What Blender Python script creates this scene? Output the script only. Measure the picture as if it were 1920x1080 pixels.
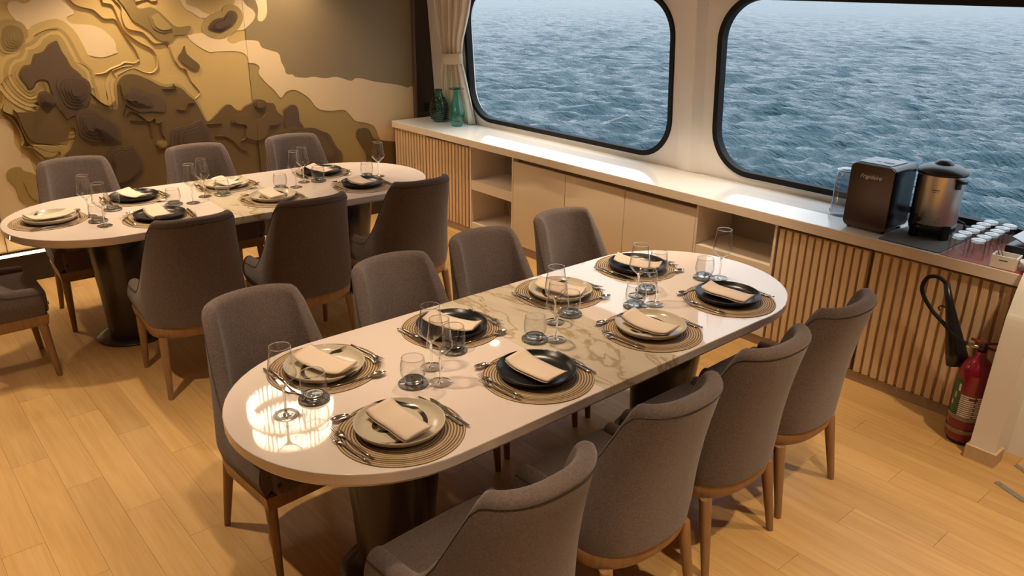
import bpy, bmesh, math, random
import numpy as np
from mathutils import Vector, Matrix, Euler
from mathutils.geometry import tessellate_polygon
random.seed(7)
PI = math.pi
scene = bpy.context.scene
COL = scene.collection
for o in list(bpy.data.objects):
    bpy.data.objects.remove(o)

# ------------------------------------------------------------------ camera
cam_data = bpy.data.cameras.new('camera')
cam_data.sensor_width = 36.0
cam_data.lens = 36.0 * 1477.0 / 1920.0
cam_data.clip_start = 0.05
cam_data.clip_end = 6000
cam = bpy.data.objects.new('camera', cam_data)
COL.objects.link(cam)
AZ, TH, RO = math.radians(40.95), math.radians(21.24), math.radians(0.829)
fh = Vector((math.sin(AZ), math.cos(AZ), 0)); rt = Vector((math.cos(AZ), -math.sin(AZ), 0)); zz = Vector((0, 0, 1))
fwd = fh * math.cos(TH) - zz * math.sin(TH); upv = fh * math.sin(TH) + zz * math.cos(TH)
r2 = rt * math.cos(RO) + upv * math.sin(RO); u2 = upv * math.cos(RO) - rt * math.sin(RO)
cam.matrix_world = Matrix(((r2.x, u2.x, -fwd.x, 0), (r2.y, u2.y, -fwd.y, 0), (r2.z, u2.z, -fwd.z, 2.0), (0, 0, 0, 1)))
scene.camera = cam

# ------------------------------------------------------------------ world: bright overcast sky
world = bpy.data.worlds.new('world'); scene.world = world
world.use_nodes = True
wn, wl = world.node_tree.nodes, world.node_tree.links
bg = wn['Background']
tc = wn.new('ShaderNodeTexCoord'); nz = wn.new('ShaderNodeTexNoise'); rp = wn.new('ShaderNodeValToRGB')
nz.inputs['Scale'].default_value = 2.2; nz.inputs['Detail'].default_value = 4
rp.color_ramp.elements[0].position = 0.3; rp.color_ramp.elements[0].color = (0.70, 0.85, 0.98, 1)
rp.color_ramp.elements[1].position = 0.7; rp.color_ramp.elements[1].color = (0.87, 0.95, 1.0, 1)
wl.new(tc.outputs['Generated'], nz.inputs['Vector']); wl.new(nz.outputs['Fac'], rp.inputs['Fac'])
# standard overcast luminance: (1 + 2 sin h) / 3
sx_ = wn.new('ShaderNodeSeparateXYZ'); wl.new(tc.outputs['Generated'], sx_.inputs[0])
mr_ = wn.new('ShaderNodeMapRange'); mr_.inputs['To Min'].default_value = 0.333; mr_.inputs['To Max'].default_value = 1.0
wl.new(sx_.outputs['Z'], mr_.inputs['Value'])
mx_ = wn.new('ShaderNodeMix'); mx_.data_type = 'RGBA'; mx_.blend_type = 'MULTIPLY'; mx_.inputs['Factor'].default_value = 1.0
wl.new(rp.outputs['Color'], mx_.inputs['A']); wl.new(mr_.outputs['Result'], mx_.inputs['B'])
wl.new(mx_.outputs['Result'], bg.inputs['Color'])
SKY = 3.3
bg.inputs['Strength'].default_value = SKY

vs = scene.view_settings
vs.view_transform = 'Standard'; vs.look = 'None'; vs.exposure = 0.0; vs.gamma = 1.0; vs.use_curve_mapping = False
scene.cycles.transparent_max_bounces = 32
scene.cycles.max_bounces = 10
SPOT_W = 100.0          # each ceiling downlight
WARM = (1.0, 0.77, 0.51)

# ------------------------------------------------------------------ materials
MATS = {}
def new_mat(name):
    m = bpy.data.materials.new(name); m.use_nodes = True
    MATS[name] = m
    return m, m.node_tree.nodes, m.node_tree.links, m.node_tree.nodes['Principled BSDF']

def mat(name, color, rough=0.5, metal=0.0, spec=0.5, vary=0.0, vscale=8.0, bump=0.0, bscale=200.0, sheen=0.0, coat=0.0, stretch=None, emit=None, estr=0.0, rand=0.0):
    m, n, l, b = new_mat(name)
    b.inputs['Base Color'].default_value = (*color, 1)
    b.inputs['Roughness'].default_value = rough
    b.inputs['Metallic'].default_value = metal
    b.inputs['Specular IOR Level'].default_value = spec
    if sheen: b.inputs['Sheen Weight'].default_value = sheen; b.inputs['Sheen Roughness'].default_value = 0.5
    if coat: b.inputs['Coat Weight'].default_value = coat; b.inputs['Coat Roughness'].default_value = 0.03
    if emit: b.inputs['Emission Color'].default_value = (*emit, 1); b.inputs['Emission Strength'].default_value = estr
    src = None
    if vary or bump:
        t = n.new('ShaderNodeTexCoord')
        mp = n.new('ShaderNodeMapping'); l.new(t.outputs['Object'], mp.inputs['Vector'])
        if stretch: mp.inputs['Scale'].default_value = stretch
    if vary:
        nt = n.new('ShaderNodeTexNoise'); nt.inputs['Scale'].default_value = vscale; nt.inputs['Detail'].default_value = 5
        l.new(mp.outputs['Vector'], nt.inputs['Vector'])
        r = n.new('ShaderNodeValToRGB')
        r.color_ramp.elements[0].position = 0.3; r.color_ramp.elements[1].position = 0.7
        r.color_ramp.elements[0].color = (*[c * (1 - vary) for c in color], 1)
        r.color_ramp.elements[1].color = (*[min(1, c * (1 + vary)) for c in color], 1)
        l.new(nt.outputs['Fac'], r.inputs['Fac'])
        src = r.outputs['Color']
    if rand:
        oi = n.new('ShaderNodeObjectInfo'); h = n.new('ShaderNodeHueSaturation'); mr = n.new('ShaderNodeMapRange')
        l.new(oi.outputs['Random'], mr.inputs['Value']); mr.inputs['To Min'].default_value = 1 - rand; mr.inputs['To Max'].default_value = 1 + rand
        l.new(mr.outputs['Result'], h.inputs['Value'])
        if src: l.new(src, h.inputs['Color'])
        else: h.inputs['Color'].default_value = (*color, 1)
        src = h.outputs['Color']
    if src: l.new(src, b.inputs['Base Color'])
    if bump:
        nt = n.new('ShaderNodeTexNoise'); nt.inputs['Scale'].default_value = bscale; nt.inputs['Detail'].default_value = 3
        l.new(mp.outputs['Vector'], nt.inputs['Vector'])
        bp = n.new('ShaderNodeBump'); bp.inputs['Strength'].default_value = bump; bp.inputs['Distance'].default_value = 0.002
        l.new(nt.outputs['Fac'], bp.inputs['Height']); l.new(bp.outputs['Normal'], b.inputs['Normal'])
    return m

mat('white_paint', (0.85, 0.82, 0.79), 0.35)
mat('ceiling_paint', (0.33, 0.28, 0.23), 0.6)
mat('panel_tan', (0.16, 0.11, 0.075), 0.5, vary=0.08)
mat('dark_brown', (0.030, 0.020, 0.016), 0.35)
mat('brown_trim', (0.12, 0.075, 0.05), 0.4)
mat('black_rubber', (0.006, 0.006, 0.007), 0.6, spec=0.25)
mat('cream_door', (0.74, 0.63, 0.48), 0.22, spec=0.5)
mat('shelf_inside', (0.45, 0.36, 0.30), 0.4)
mat('slat_wood', (0.66, 0.48, 0.295), 0.45, vary=0.10, vscale=30, stretch=(6, 6, 0.5), rand=0.06)
mat('slat_back', (0.42, 0.275, 0.175), 0.6)
mat('kick_wood', (0.36, 0.25, 0.17), 0.45)
mat('counter_white', (0.86, 0.85, 0.84), 0.03, spec=1.0)
mat('counter_edge', (0.76, 0.65, 0.54), 0.25)
mat('table_white', (0.80, 0.685, 0.63), 0.035, spec=1.0)
mat('pedestal_dark', (0.036, 0.029, 0.027), 0.24, spec=0.6)
mat('fabric', (0.138, 0.101, 0.090), 0.9, spec=0.15, vary=0.25, vscale=160, bump=0.9, bscale=420, sheen=0.22)
mat('seam_dark', (0.05, 0.04, 0.035), 0.9)
mat('chair_wood', (0.30, 0.165, 0.075), 0.4, vary=0.18, vscale=14, stretch=(4, 4, 0.5))
mat('napkin', (0.76, 0.60, 0.47), 0.85, bump=0.25, bscale=500, sheen=0.2)
mat('plate_black', (0.006, 0.006, 0.008), 0.28)
mat('steel', (0.62, 0.57, 0.52), 0.14, 1.0)
mat('steel_brushed', (0.84, 0.81, 0.77), 0.36, 0.88, bump=0.15, bscale=90, stretch=(1, 1, 0.02))
mat('brown_steel', (0.13, 0.09, 0.072), 0.22, 0.9, bump=0.2, bscale=60, stretch=(1, 0.02, 1))
mat('black_plastic', (0.010, 0.011, 0.014), 0.32)
mat('navy_plastic', (0.010, 0.014, 0.024), 0.25)
mat('grey_plastic', (0.25, 0.30, 0.34), 0.3)
mat('mat_grey', (0.13, 0.13, 0.12), 0.85, vary=0.15, vscale=60, bump=0.5, bscale=300)
mat('red_cloth', (0.36, 0.055, 0.03), 0.5, vary=0.1)
mat('red_paint', (0.20, 0.006, 0.018), 0.16, spec=0.6)
mat('white_ceramic', (0.78, 0.72, 0.64), 0.2)
mat('wood_stick', (0.16, 0.09, 0.06), 0.6)
mat('brass', (0.55, 0.42, 0.25), 0.3, 1.0)
mat('bracket_metal', (0.30, 0.24, 0.18), 0.35, 0.8)
mat('alu', (0.36, 0.37, 0.38), 0.35, 0.7)
mat('curtain_cloth', (0.72, 0.64, 0.54), 0.85, bump=0.3, bscale=300, sheen=0.2)
mat('lettering', (0.85, 0.82, 0.80), 0.4)
mat('lettering_dark', (0.02, 0.02, 0.02), 0.5)
mat('lens', (1, 0.9, 0.8), 0.5, emit=(1.0, 0.80, 0.56), estr=40)
mat('led', (1, 0.9, 0.75), 0.5, emit=(1.0, 0.72, 0.40), estr=9)
mat('crystal_lit', (1, 0.95, 0.88), 0.1, emit=(1.0, 0.88, 0.70), estr=5.5)
mat('crystal_dim', (1, 0.95, 0.88), 0.1, emit=(1.0, 0.84, 0.64), estr=5)
mat('crystal_frame', (0.8, 0.7, 0.55), 0.25, 1.0)
# mural colours
mat('mural_gold', (0.45, 0.31, 0.115), 0.5, vary=0.07, vscale=1.5)
mat('mural_taupe', (0.215, 0.155, 0.078), 0.5, vary=0.06, vscale=1.5)
mat('mural_cream', (0.64, 0.48, 0.285), 0.45)
mat('mural_olive', (0.21, 0.14, 0.045), 0.5)
mat('mural_olive_light', (0.32, 0.22, 0.075), 0.5)
mat('mural_brown', (0.115, 0.069, 0.022), 0.5)
mat('mural_umber', (0.072, 0.042, 0.023), 0.5)
mat('mural_umber2', (0.090, 0.053, 0.029), 0.5)
mat('mural_gap', (0.04, 0.028, 0.018), 0.7)

def glass_thin(name, tint=(1, 1, 1), ior=1.5, rough=0.0, boost=1.0, edge=None):
    m = bpy.data.materials.new(name); m.use_nodes = True; MATS[name] = m
    n, l = m.node_tree.nodes, m.node_tree.links
    n.clear()
    out = n.new('ShaderNodeOutputMaterial'); mx = n.new('ShaderNodeMixShader')
    tr = n.new('ShaderNodeBsdfTransparent'); tr.inputs['Color'].default_value = (*tint, 1)
    gl = n.new('ShaderNodeBsdfGlossy'); gl.inputs['Roughness'].default_value = rough
    g = n.new('ShaderNodeNewGeometry'); dt = n.new('ShaderNodeVectorMath'); dt.operation = 'DOT_PRODUCT'
    l.new(g.outputs['Incoming'], dt.inputs[0]); l.new(g.outputs['Normal'], dt.inputs[1])
    def mth(op, a=None, b=None, clamp=False):
        q = n.new('ShaderNodeMath'); q.operation = op; q.use_clamp = clamp
        for i, v in enumerate((a, b)):
            if v is None: continue
            if isinstance(v, (int, float)): q.inputs[i].default_value = v
            else: l.new(v, q.inputs[i])
        return q.outputs[0]
    f0 = ((ior - 1) / (ior + 1)) ** 2
    om = mth('SUBTRACT', 1.0, mth('ABSOLUTE', dt.outputs['Value']))
    sch = mth('ADD', mth('MULTIPLY', mth('POWER', om, 5.0), 1 - f0), f0)
    l.new(mth('MULTIPLY', sch, boost, True), mx.inputs['Fac'])
    if edge:      # longer path through the wall near the silhouette
        cm = n.new('ShaderNodeMix'); cm.data_type = 'RGBA'; cm.inputs['A'].default_value = (*tint, 1); cm.inputs['B'].default_value = (*[c * edge for c in tint], 1)
        l.new(mth('POWER', om, 3.0), cm.inputs['Factor']); l.new(cm.outputs['Result'], tr.inputs['Color'])
    l.new(tr.outputs['BSDF'], mx.inputs[1]); l.new(gl.outputs['BSDF'], mx.inputs[2]); l.new(mx.outputs['Shader'], out.inputs['Surface'])
    return m
glass_thin('glass', (0.985, 0.98, 0.972), 1.5, boost=1.9, edge=0.34)
glass_thin('glass_grey', (0.965, 0.965, 0.955), 1.5, boost=1.8, edge=0.32)
glass_thin('window_glass', (0.985, 0.99, 0.995), 1.35)
glass_thin('glass_green', (0.30, 0.82, 0.77), 1.5, boost=1.8, edge=0.6)
glass_thin('glass_green_dark', (0.22, 0.48, 0.41), 1.5, boost=1.9, edge=0.5)
glass_thin('plastic_clear', (0.70, 0.74, 0.77), 1.5, 0.18, boost=3.0, edge=0.6)
def solid_glass(name, tint):
    m, n, l, b = new_mat(name)
    b.inputs['Base Color'].default_value = (*tint, 1); b.inputs['Transmission Weight'].default_value = 1.0
    b.inputs['Roughness'].default_value = 0.0; b.inputs['IOR'].default_value = 1.45
solid_glass('glass_solid', (0.96, 0.97, 0.97))

def marble(name, base, vein, scale, amount):
    m, n, l, b = new_mat(name)
    t = n.new('ShaderNodeTexCoord')
    n1 = n.new('ShaderNodeTexNoise'); n1.inputs['Scale'].default_value = scale; n1.inputs['Detail'].default_value = 8; n1.inputs['Distortion'].default_value = 1.2
    mp = n.new('ShaderNodeMapping'); mp.inputs['Rotation'].default_value = (0, 0, 0.6); mp.inputs['Scale'].default_value = (1.6, 0.7, 1)
    l.new(t.outputs['Object'], mp.inputs['Vector']); l.new(mp.outputs['Vector'], n1.inputs['Vector'])
    sb = n.new('ShaderNodeMath'); sb.operation = 'SUBTRACT'; sb.inputs[1].default_value = 0.5; l.new(n1.outputs['Fac'], sb.inputs[0])
    ab = n.new('ShaderNodeMath'); ab.operation = 'ABSOLUTE'; l.new(sb.outputs[0], ab.inputs[0])
    r = n.new('ShaderNodeValToRGB'); r.color_ramp.elements[0].position = 0.0; r.color_ramp.elements[1].position = amount
    r.color_ramp.elements[0].color = (*vein, 1); r.color_ramp.elements[1].color = (1, 1, 1, 1)
    l.new(ab.outputs[0], r.inputs['Fac'])
    n2 = n.new('ShaderNodeTexNoise'); n2.inputs['Scale'].default_value = scale * 0.7; n2.inputs['Detail'].default_value = 5; l.new(mp.outputs['Vector'], n2.inputs['Vector'])
    r2_ = n.new('ShaderNodeValToRGB'); r2_.color_ramp.elements[0].position = 0.35; r2_.color_ramp.elements[1].position = 0.65
    r2_.color_ramp.elements[0].color = (*[c * 0.72 for c in base], 1); r2_.color_ramp.elements[1].color = (*base, 1); l.new(n2.outputs['Fac'], r2_.inputs['Fac'])
    mx = n.new('ShaderNodeMix'); mx.data_type = 'RGBA'; mx.blend_type = 'MULTIPLY'; mx.inputs['Factor'].default_value = 1
    l.new(r2_.outputs['Color'], mx.inputs['A']); l.new(r.outputs['Color'], mx.inputs['B'])
    l.new(mx.outputs['Result'], b.inputs['Base Color'])
    b.inputs['Roughness'].default_value = 0.06; b.inputs['Specular IOR Level'].default_value = 0.7
marble('marble_leaf', (0.76, 0.65, 0.51), (0.66, 0.58, 0.44), 3.4, 0.028)
marble('marble_coaster', (0.30, 0.29, 0.28), (0.25, 0.25, 0.27), 22, 0.08)

def plank_mat():
    m, n, l, b = new_mat('floor_plank')
    g = n.new('ShaderNodeNewGeometry'); oi = n.new('ShaderNodeObjectInfo')
    ad = n.new('ShaderNodeVectorMath'); ad.operation = 'ADD'
    cb = n.new('ShaderNodeCombineXYZ'); mu = n.new('ShaderNodeMath'); mu.operation = 'MULTIPLY'; mu.inputs[1].default_value = 40
    l.new(oi.outputs['Random'], mu.inputs[0]); l.new(mu.outputs[0], cb.inputs['Z'])
    l.new(g.outputs['Position'], ad.inputs[0]); l.new(cb.outputs[0], ad.inputs[1])
    mp = n.new('ShaderNodeMapping'); mp.inputs['Scale'].default_value = (16, 1.3, 1); l.new(ad.outputs[0], mp.inputs['Vector'])
    n1 = n.new('ShaderNodeTexNoise'); n1.inputs['Scale'].default_value = 1.0; n1.inputs['Detail'].default_value = 6; n1.inputs['Distortion'].default_value = 0.8
    l.new(mp.outputs['Vector'], n1.inputs['Vector'])
    r = n.new('ShaderNodeValToRGB'); r.color_ramp.elements[0].position = 0.28; r.color_ramp.elements[1].position = 0.72
    r.color_ramp.elements[0].color = (0.50, 0.285, 0.098, 1); r.color_ramp.elements[1].color = (0.60, 0.375, 0.152, 1)
    l.new(n1.outputs['Fac'], r.inputs['Fac'])
    mp2 = n.new('ShaderNodeMapping'); mp2.inputs['Scale'].default_value = (90, 3, 1); l.new(ad.outputs[0], mp2.inputs['Vector'])
    n2 = n.new('ShaderNodeTexNoise'); n2.inputs['Scale'].default_value = 1.0; n2.inputs['Detail'].default_value = 4; l.new(mp2.outputs['Vector'], n2.inputs['Vector'])
    h = n.new('ShaderNodeHueSaturation'); mr = n.new('ShaderNodeMapRange'); mr.inputs['To Min'].default_value = 0.92; mr.inputs['To Max'].default_value = 1.08
    l.new(oi.outputs['Random'], mr.inputs['Value']); l.new(mr.outputs['Result'], h.inputs['Value']); l.new(r.outputs['Color'], h.inputs['Color'])
    mr2 = n.new('ShaderNodeMapRange'); mr2.inputs['From Min'].default_value = 0.3; mr2.inputs['From Max'].default_value = 0.7; mr2.inputs['To Min'].default_value = 0.93; mr2.inputs['To Max'].default_value = 1.05
    l.new(n2.outputs['Fac'], mr2.inputs['Value'])
    mx = n.new('ShaderNodeMix'); mx.data_type = 'RGBA'; mx.blend_type = 'MULTIPLY'; mx.inputs['Factor'].default_value = 1
    l.new(h.outputs['Color'], mx.inputs['A']); l.new(mr2.outputs['Result'], mx.inputs['B'])
    l.new(mx.outputs['Result'], b.inputs['Base Color'])
    b.inputs['Roughness'].default_value = 0.42; b.inputs['Specular IOR Level'].default_value = 0.4
plank_mat()

def woven_mat():
    m, n, l, b = new_mat('woven')
    t = n.new('ShaderNodeTexCoord'); w = n.new('ShaderNodeTexWave'); w.wave_type = 'RINGS'; w.rings_direction = 'Z'
    w.inputs['Scale'].default_value = 34.0; w.inputs['Distortion'].default_value = 0.6; w.inputs['Detail'].default_value = 1
    l.new(t.outputs['Object'], w.inputs['Vector'])
    r = n.new('ShaderNodeValToRGB'); r.color_ramp.elements[0].position = 0.15; r.color_ramp.elements[1].position = 0.75
    r.color_ramp.elements[0].color = (0.13, 0.075, 0.04, 1); r.color_ramp.elements[1].color = (0.52, 0.37, 0.22, 1)
    l.new(w.outputs['Fac'], r.inputs['Fac'])
    n2 = n.new('ShaderNodeTexNoise'); n2.inputs['Scale'].default_value = 250; l.new(t.outputs['Object'], n2.inputs['Vector'])
    mr = n.new('ShaderNodeMapRange'); mr.inputs['To Min'].default_value = 0.75; mr.inputs['To Max'].default_value = 1.2; l.new(n2.outputs['Fac'], mr.inputs['Value'])
    mx = n.new('ShaderNodeMix'); mx.data_type = 'RGBA'; mx.blend_type = 'MULTIPLY'; mx.inputs['Factor'].default_value = 1
    l.new(r.outputs['Color'], mx.inputs['A']); l.new(mr.outputs['Result'], mx.inputs['B']); l.new(mx.outputs['Result'], b.inputs['Base Color'])
    b.inputs['Roughness'].default_value = 0.75
woven_mat()

def stoneware_mat():
    m, n, l, b = new_mat('plate_stoneware')
    t = n.new('ShaderNodeTexCoord'); oi = n.new('ShaderNodeObjectInfo')
    mp = n.new('ShaderNodeMapping'); l.new(t.outputs['Object'], mp.inputs['Vector']); mp.inputs['Location'].default_value = (0.03, -0.02, 0)
    w = n.new('ShaderNodeTexWave'); w.wave_type = 'RINGS'; w.rings_direction = 'Z'; w.inputs['Scale'].default_value = 4.2; w.inputs['Distortion'].default_value = 2.5; w.inputs['Detail'].default_value = 1.0; w.inputs['Detail Scale'].default_value = 0.7
    l.new(mp.outputs['Vector'], w.inputs['Vector'])
    n1 = n.new('ShaderNodeTexNoise'); n1.inputs['Scale'].default_value = 9; l.new(mp.outputs['Vector'], n1.inputs['Vector'])
    r = n.new('ShaderNodeValToRGB'); r.color_ramp.elements[0].position = 0.89; r.color_ramp.elements[1].position = 0.93
    r.color_ramp.elements[0].color = (0, 0, 0, 1); r.color_ramp.elements[1].color = (1, 1, 1, 1); l.new(w.outputs['Fac'], r.inputs['Fac'])
    r2_ = n.new('ShaderNodeValToRGB'); r2_.color_ramp.elements[0].position = 0.40; r2_.color_ramp.elements[1].position = 0.46; l.new(n1.outputs['Fac'], r2_.inputs['Fac'])
    mu = n.new('ShaderNodeMath'); mu.operation = 'MULTIPLY'; l.new(r.outputs['Color'], mu.inputs[0]); l.new(r2_.outputs['Color'], mu.inputs[1])
    mx = n.new('ShaderNodeMix'); mx.data_type = 'RGBA'; l.new(mu.outputs[0], mx.inputs['Factor'])
    mx.inputs['A'].default_value = (0.60, 0.52, 0.40, 1); mx.inputs['B'].default_value = (0.035, 0.028, 0.022, 1)
    l.new(mx.outputs['Result'], b.inputs['Base Color']); b.inputs['Roughness'].default_value = 0.18
stoneware_mat()

def label_mat():
    m, n, l, b = new_mat('extinguisher_label')
    t = n.new('ShaderNodeTexCoord'); br = n.new('ShaderNodeTexBrick')
    mp = n.new('ShaderNodeMapping'); mp.inputs['Scale'].default_value = (60, 60, 60); mp.inputs['Rotation'].default_value = (PI / 2, 0, 0)
    l.new(t.outputs['Object'], mp.inputs['Vector']); l.new(mp.outputs['Vector'], br.inputs['Vector'])
    br.inputs['Color1'].default_value = (0.72, 0.66, 0.58, 1); br.inputs['Color2'].default_value = (0.60, 0.55, 0.48, 1); br.inputs['Mortar'].default_value = (0.06, 0.05, 0.05, 1)
    br.inputs['Scale'].default_value = 1.0; br.inputs['Mortar Size'].default_value = 0.12; br.inputs['Brick Width'].default_value = 2.4; br.inputs['Row Height'].default_value = 0.6
    l.new(br.outputs['Color'], b.inputs['Base Color']); b.inputs['Roughness'].default_value = 0.4
label_mat()
mat('label_green', (0.02, 0.09, 0.05), 0.4); mat('label_yellow', (0.55, 0.45, 0.06), 0.4); mat('label_white', (0.7, 0.68, 0.62), 0.4)

def sea_mat():
    m, n, l, b = new_mat('sea_water')
    b.inputs['Base Color'].default_value = (0.008, 0.045, 0.066, 1); b.inputs['Roughness'].default_value = 0.06; b.inputs['IOR'].default_value = 1.33
    g = n.new('ShaderNodeNewGeometry')
    def bumpn(scale, dist, prev, det=4):
        t = n.new('ShaderNodeTexNoise'); t.inputs['Scale'].default_value = scale; t.inputs['Detail'].default_value = det; t.inputs['Roughness'].default_value = 0.6
        mp = n.new('ShaderNodeMapping'); mp.inputs['Rotation'].default_value = (0, 0, -0.64); mp.inputs['Scale'].default_value = (1.7, 0.5, 1)
        l.new(g.outputs['Position'], mp.inputs['Vector']); l.new(mp.outputs['Vector'], t.inputs['Vector'])
        bp = n.new('ShaderNodeBump'); bp.inputs['Strength'].default_value = 1.0; bp.inputs['Distance'].default_value = dist
        l.new(t.outputs['Fac'], bp.inputs['Height'])
        if prev: l.new(prev, bp.inputs['Normal'])
        return bp.outputs['Normal']
    p = bumpn(0.35, 0.9, None, 2); p = bumpn(1.6, 0.26, p); p = bumpn(6.5, 0.08, p)
    l.new(p, b.inputs['Normal'])
sea_mat()

# ------------------------------------------------------------------ mesh helpers
def link(o, parent=None):
    COL.objects.link(o)
    if parent is not None: o.parent = parent
    return o

def mesh_from(name, verts, faces, material, parent=None, smooth=False, loc=None):
    me = bpy.data.meshes.new(name)
    me.from_pydata([tuple(v) for v in verts], [], faces)
    me.update()
    if smooth:
        me.polygons.foreach_set('use_smooth', [True] * len(me.polygons))
    if material: me.materials.append(MATS[material])
    o = bpy.data.objects.new(name, me)
    if loc: o.location = loc
    return link(o, parent)

class MB:
    """collects shapes, then links them as one mesh"""
    def __init__(s): s.v = []; s.f = []; s.sm = []
    def add(s, verts, faces, smooth=False):
        k = len(s.v); s.v += [tuple(v) for v in verts]
        s.f += [tuple(i + k for i in f) for f in faces]; s.sm += [smooth] * len(faces)
        return s
    def box(s, x0, x1, y0, y1, z0, z1, bev=0.0):
        if bev:
            return s.rbox(x0, x1, y0, y1, z0, z1, bev)
        v = [(x0, y0, z0), (x1, y0, z0), (x1, y1, z0), (x0, y1, z0), (x0, y0, z1), (x1, y0, z1), (x1, y1, z1), (x0, y1, z1)]
        return s.add(v, [(3, 2, 1, 0), (4, 5, 6, 7), (0, 1, 5, 4), (1, 2, 6, 5), (2, 3, 7, 6), (3, 0, 4, 7)])
    def rbox(s, x0, x1, y0, y1, z0, z1, r, seg=2):
        bm = bmesh.new(); bmesh.ops.create_cube(bm, size=1.0)
        for v in bm.verts:
            v.co = ((x0 + x1) / 2 + v.co.x * (x1 - x0), (y0 + y1) / 2 + v.co.y * (y1 - y0), (z0 + z1) / 2 + v.co.z * (z1 - z0))
        bmesh.ops.bevel(bm, geom=bm.edges[:], offset=r, segments=seg, affect='EDGES', profile=0.6)
        s.bm(bm, True); return s
    def bm(s, bm, smooth=False):
        bm.verts.index_update()
        s.add([v.co[:] for v in bm.verts], [tuple(v.index for v in f.verts) for f in bm.faces], smooth); bm.free(); return s
    def lathe(s, prof, n=32, c=(0, 0, 0), sx=1, sy=1, smooth=True, close=False):
        vs, fs = [], []
        for r, z in prof:
            for i in range(n):
                a = 2 * PI * i / n
                vs.append((c[0] + sx * r * math.cos(a), c[1] + sy * r * math.sin(a), c[2] + z))
        m = len(prof)
        rng = range(m) if close else range(m - 1)
        for j in rng:
            k = (j + 1) % m
            for i in range(n):
                i2 = (i + 1) % n
                fs.append((j * n + i, j * n + i2, k * n + i2, k * n + i))
        return s.add(vs, fs, smooth)
    def tube(s, pts, rad, n=8, cap=True, smooth=True):
        pts = [Vector(p) for p in pts]; m = len(pts)
        rads = rad if isinstance(rad, (list, tuple)) else [rad] * m
        vs, fs = [], []
        t0 = (pts[1] - pts[0]).normalized()
        ref = Vector((0, 0, 1)) if abs(t0.z) < 0.9 else Vector((1, 0, 0))
        u = t0.cross(ref).normalized()
        for i, p in enumerate(pts):
            t = (pts[min(i + 1, m - 1)] - pts[max(i - 1, 0)]).normalized()
            u = (u - t * u.dot(t)).normalized(); w = t.cross(u)
            for k in range(n):
                a = 2 * PI * k / n
                vs.append(p + (u * math.cos(a) + w * math.sin(a)) * rads[i])
        for i in range(m - 1):
            for k in range(n):
                k2 = (k + 1) % n
                fs.append((i * n + k, i * n + k2, (i + 1) * n + k2, (i + 1) * n + k))
        if cap: fs += [tuple(range(n))[::-1], tuple((m - 1) * n + k for k in range(n))]
        return s.add(vs, fs, smooth)
    def prism(s, poly, z0, z1, axis='z', smooth=False):
        n = len(poly)
        if axis == 'z': f = lambda p, q: (p[0], p[1], q)
        elif axis == 'y': f = lambda p, q: (p[0], q, p[1])
        else: f = lambda p, q: (q, p[0], p[1])
        vs = [f(p, z0) for p in poly] + [f(p, z1) for p in poly]
        fs = [tuple(range(n))[::-1], tuple(range(n, 2 * n))]
        sides = [(i, (i + 1) % n, n + (i + 1) % n, n + i) for i in range(n)]
        s.add(vs, fs); k = len(s.v) - 2 * n
        s.f += [tuple(i + k for i in q) for q in sides]; s.sm += [smooth] * n
        return s
    def loft(s, rings, cap=True, smooth=True, closed=True):
        n = len(rings[0]); vs = [p for r in rings for p in r]; fs = []
        for j in range(len(rings) - 1):
            for i in range(n if closed else n - 1):
                i2 = (i + 1) % n
                fs.append((j * n + i, j * n + i2, (j + 1) * n + i2, (j + 1) * n + i))
        if cap: fs += [tuple(range(n))[::-1], tuple((len(rings) - 1) * n + i for i in range(n))]
        return s.add(vs, fs, smooth)
    def build(s, name, material, parent=None, loc=None, fixn=True):
        me = bpy.data.meshes.new(name)
        me.from_pydata(s.v, [], s.f); me.update()
        if fixn:
            bm = bmesh.new(); bm.from_mesh(me); bmesh.ops.recalc_face_normals(bm, faces=bm.faces); bm.to_mesh(me); bm.free()
        me.polygons.foreach_set('use_smooth', s.sm)
        me.materials.append(MATS[material])
        o = bpy.data.objects.new(name, me)
        if loc: o.location = loc
        return link(o, parent)

def empty(name, loc=(0, 0, 0), rz=0.0, scale=1.0):
    o = bpy.data.objects.new(name, None); o.empty_display_size = 0.1
    o.location = loc; o.rotation_euler = (0, 0, rz); o.scale = (scale, scale, scale)
    return link(o)
def tag(o, label, cat, group=None, kind=None):
    o['label'] = label
    if cat: o['category'] = cat
    if group: o['group'] = group
    if kind: o['kind'] = kind
    return o
def struct(o, label=None):
    o['kind'] = 'structure'
    if label: o['label'] = label
    return o
def copy_tree(o, parent=None):
    c = o.copy(); COL.objects.link(c); c.parent = parent
    for ch in list(o.children): copy_tree(ch, c)
    return c
def auto_smooth(o, ang=35):
    me = o.data
    bm = bmesh.new(); bm.from_mesh(me)
    for e in bm.edges:
        if len(e.link_faces) == 2 and e.calc_face_angle(0) > math.radians(ang): e.smooth = False
    for f in bm.faces: f.smooth = True
    bm.to_mesh(me); bm.free()
    return o
def rrect(a0, a1, b0, b1, r, n=8):
    pts = []
    for (cx, cy, s) in ((a1 - r, b1 - r, 0), (a0 + r, b1 - r, 1), (a0 + r, b0 + r, 2), (a1 - r, b0 + r, 3)):
        for i in range(n + 1):
            t = (s + i / n) * PI / 2
            pts.append((cx + r * math.cos(t), cy + r * math.sin(t)))
    return pts
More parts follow.
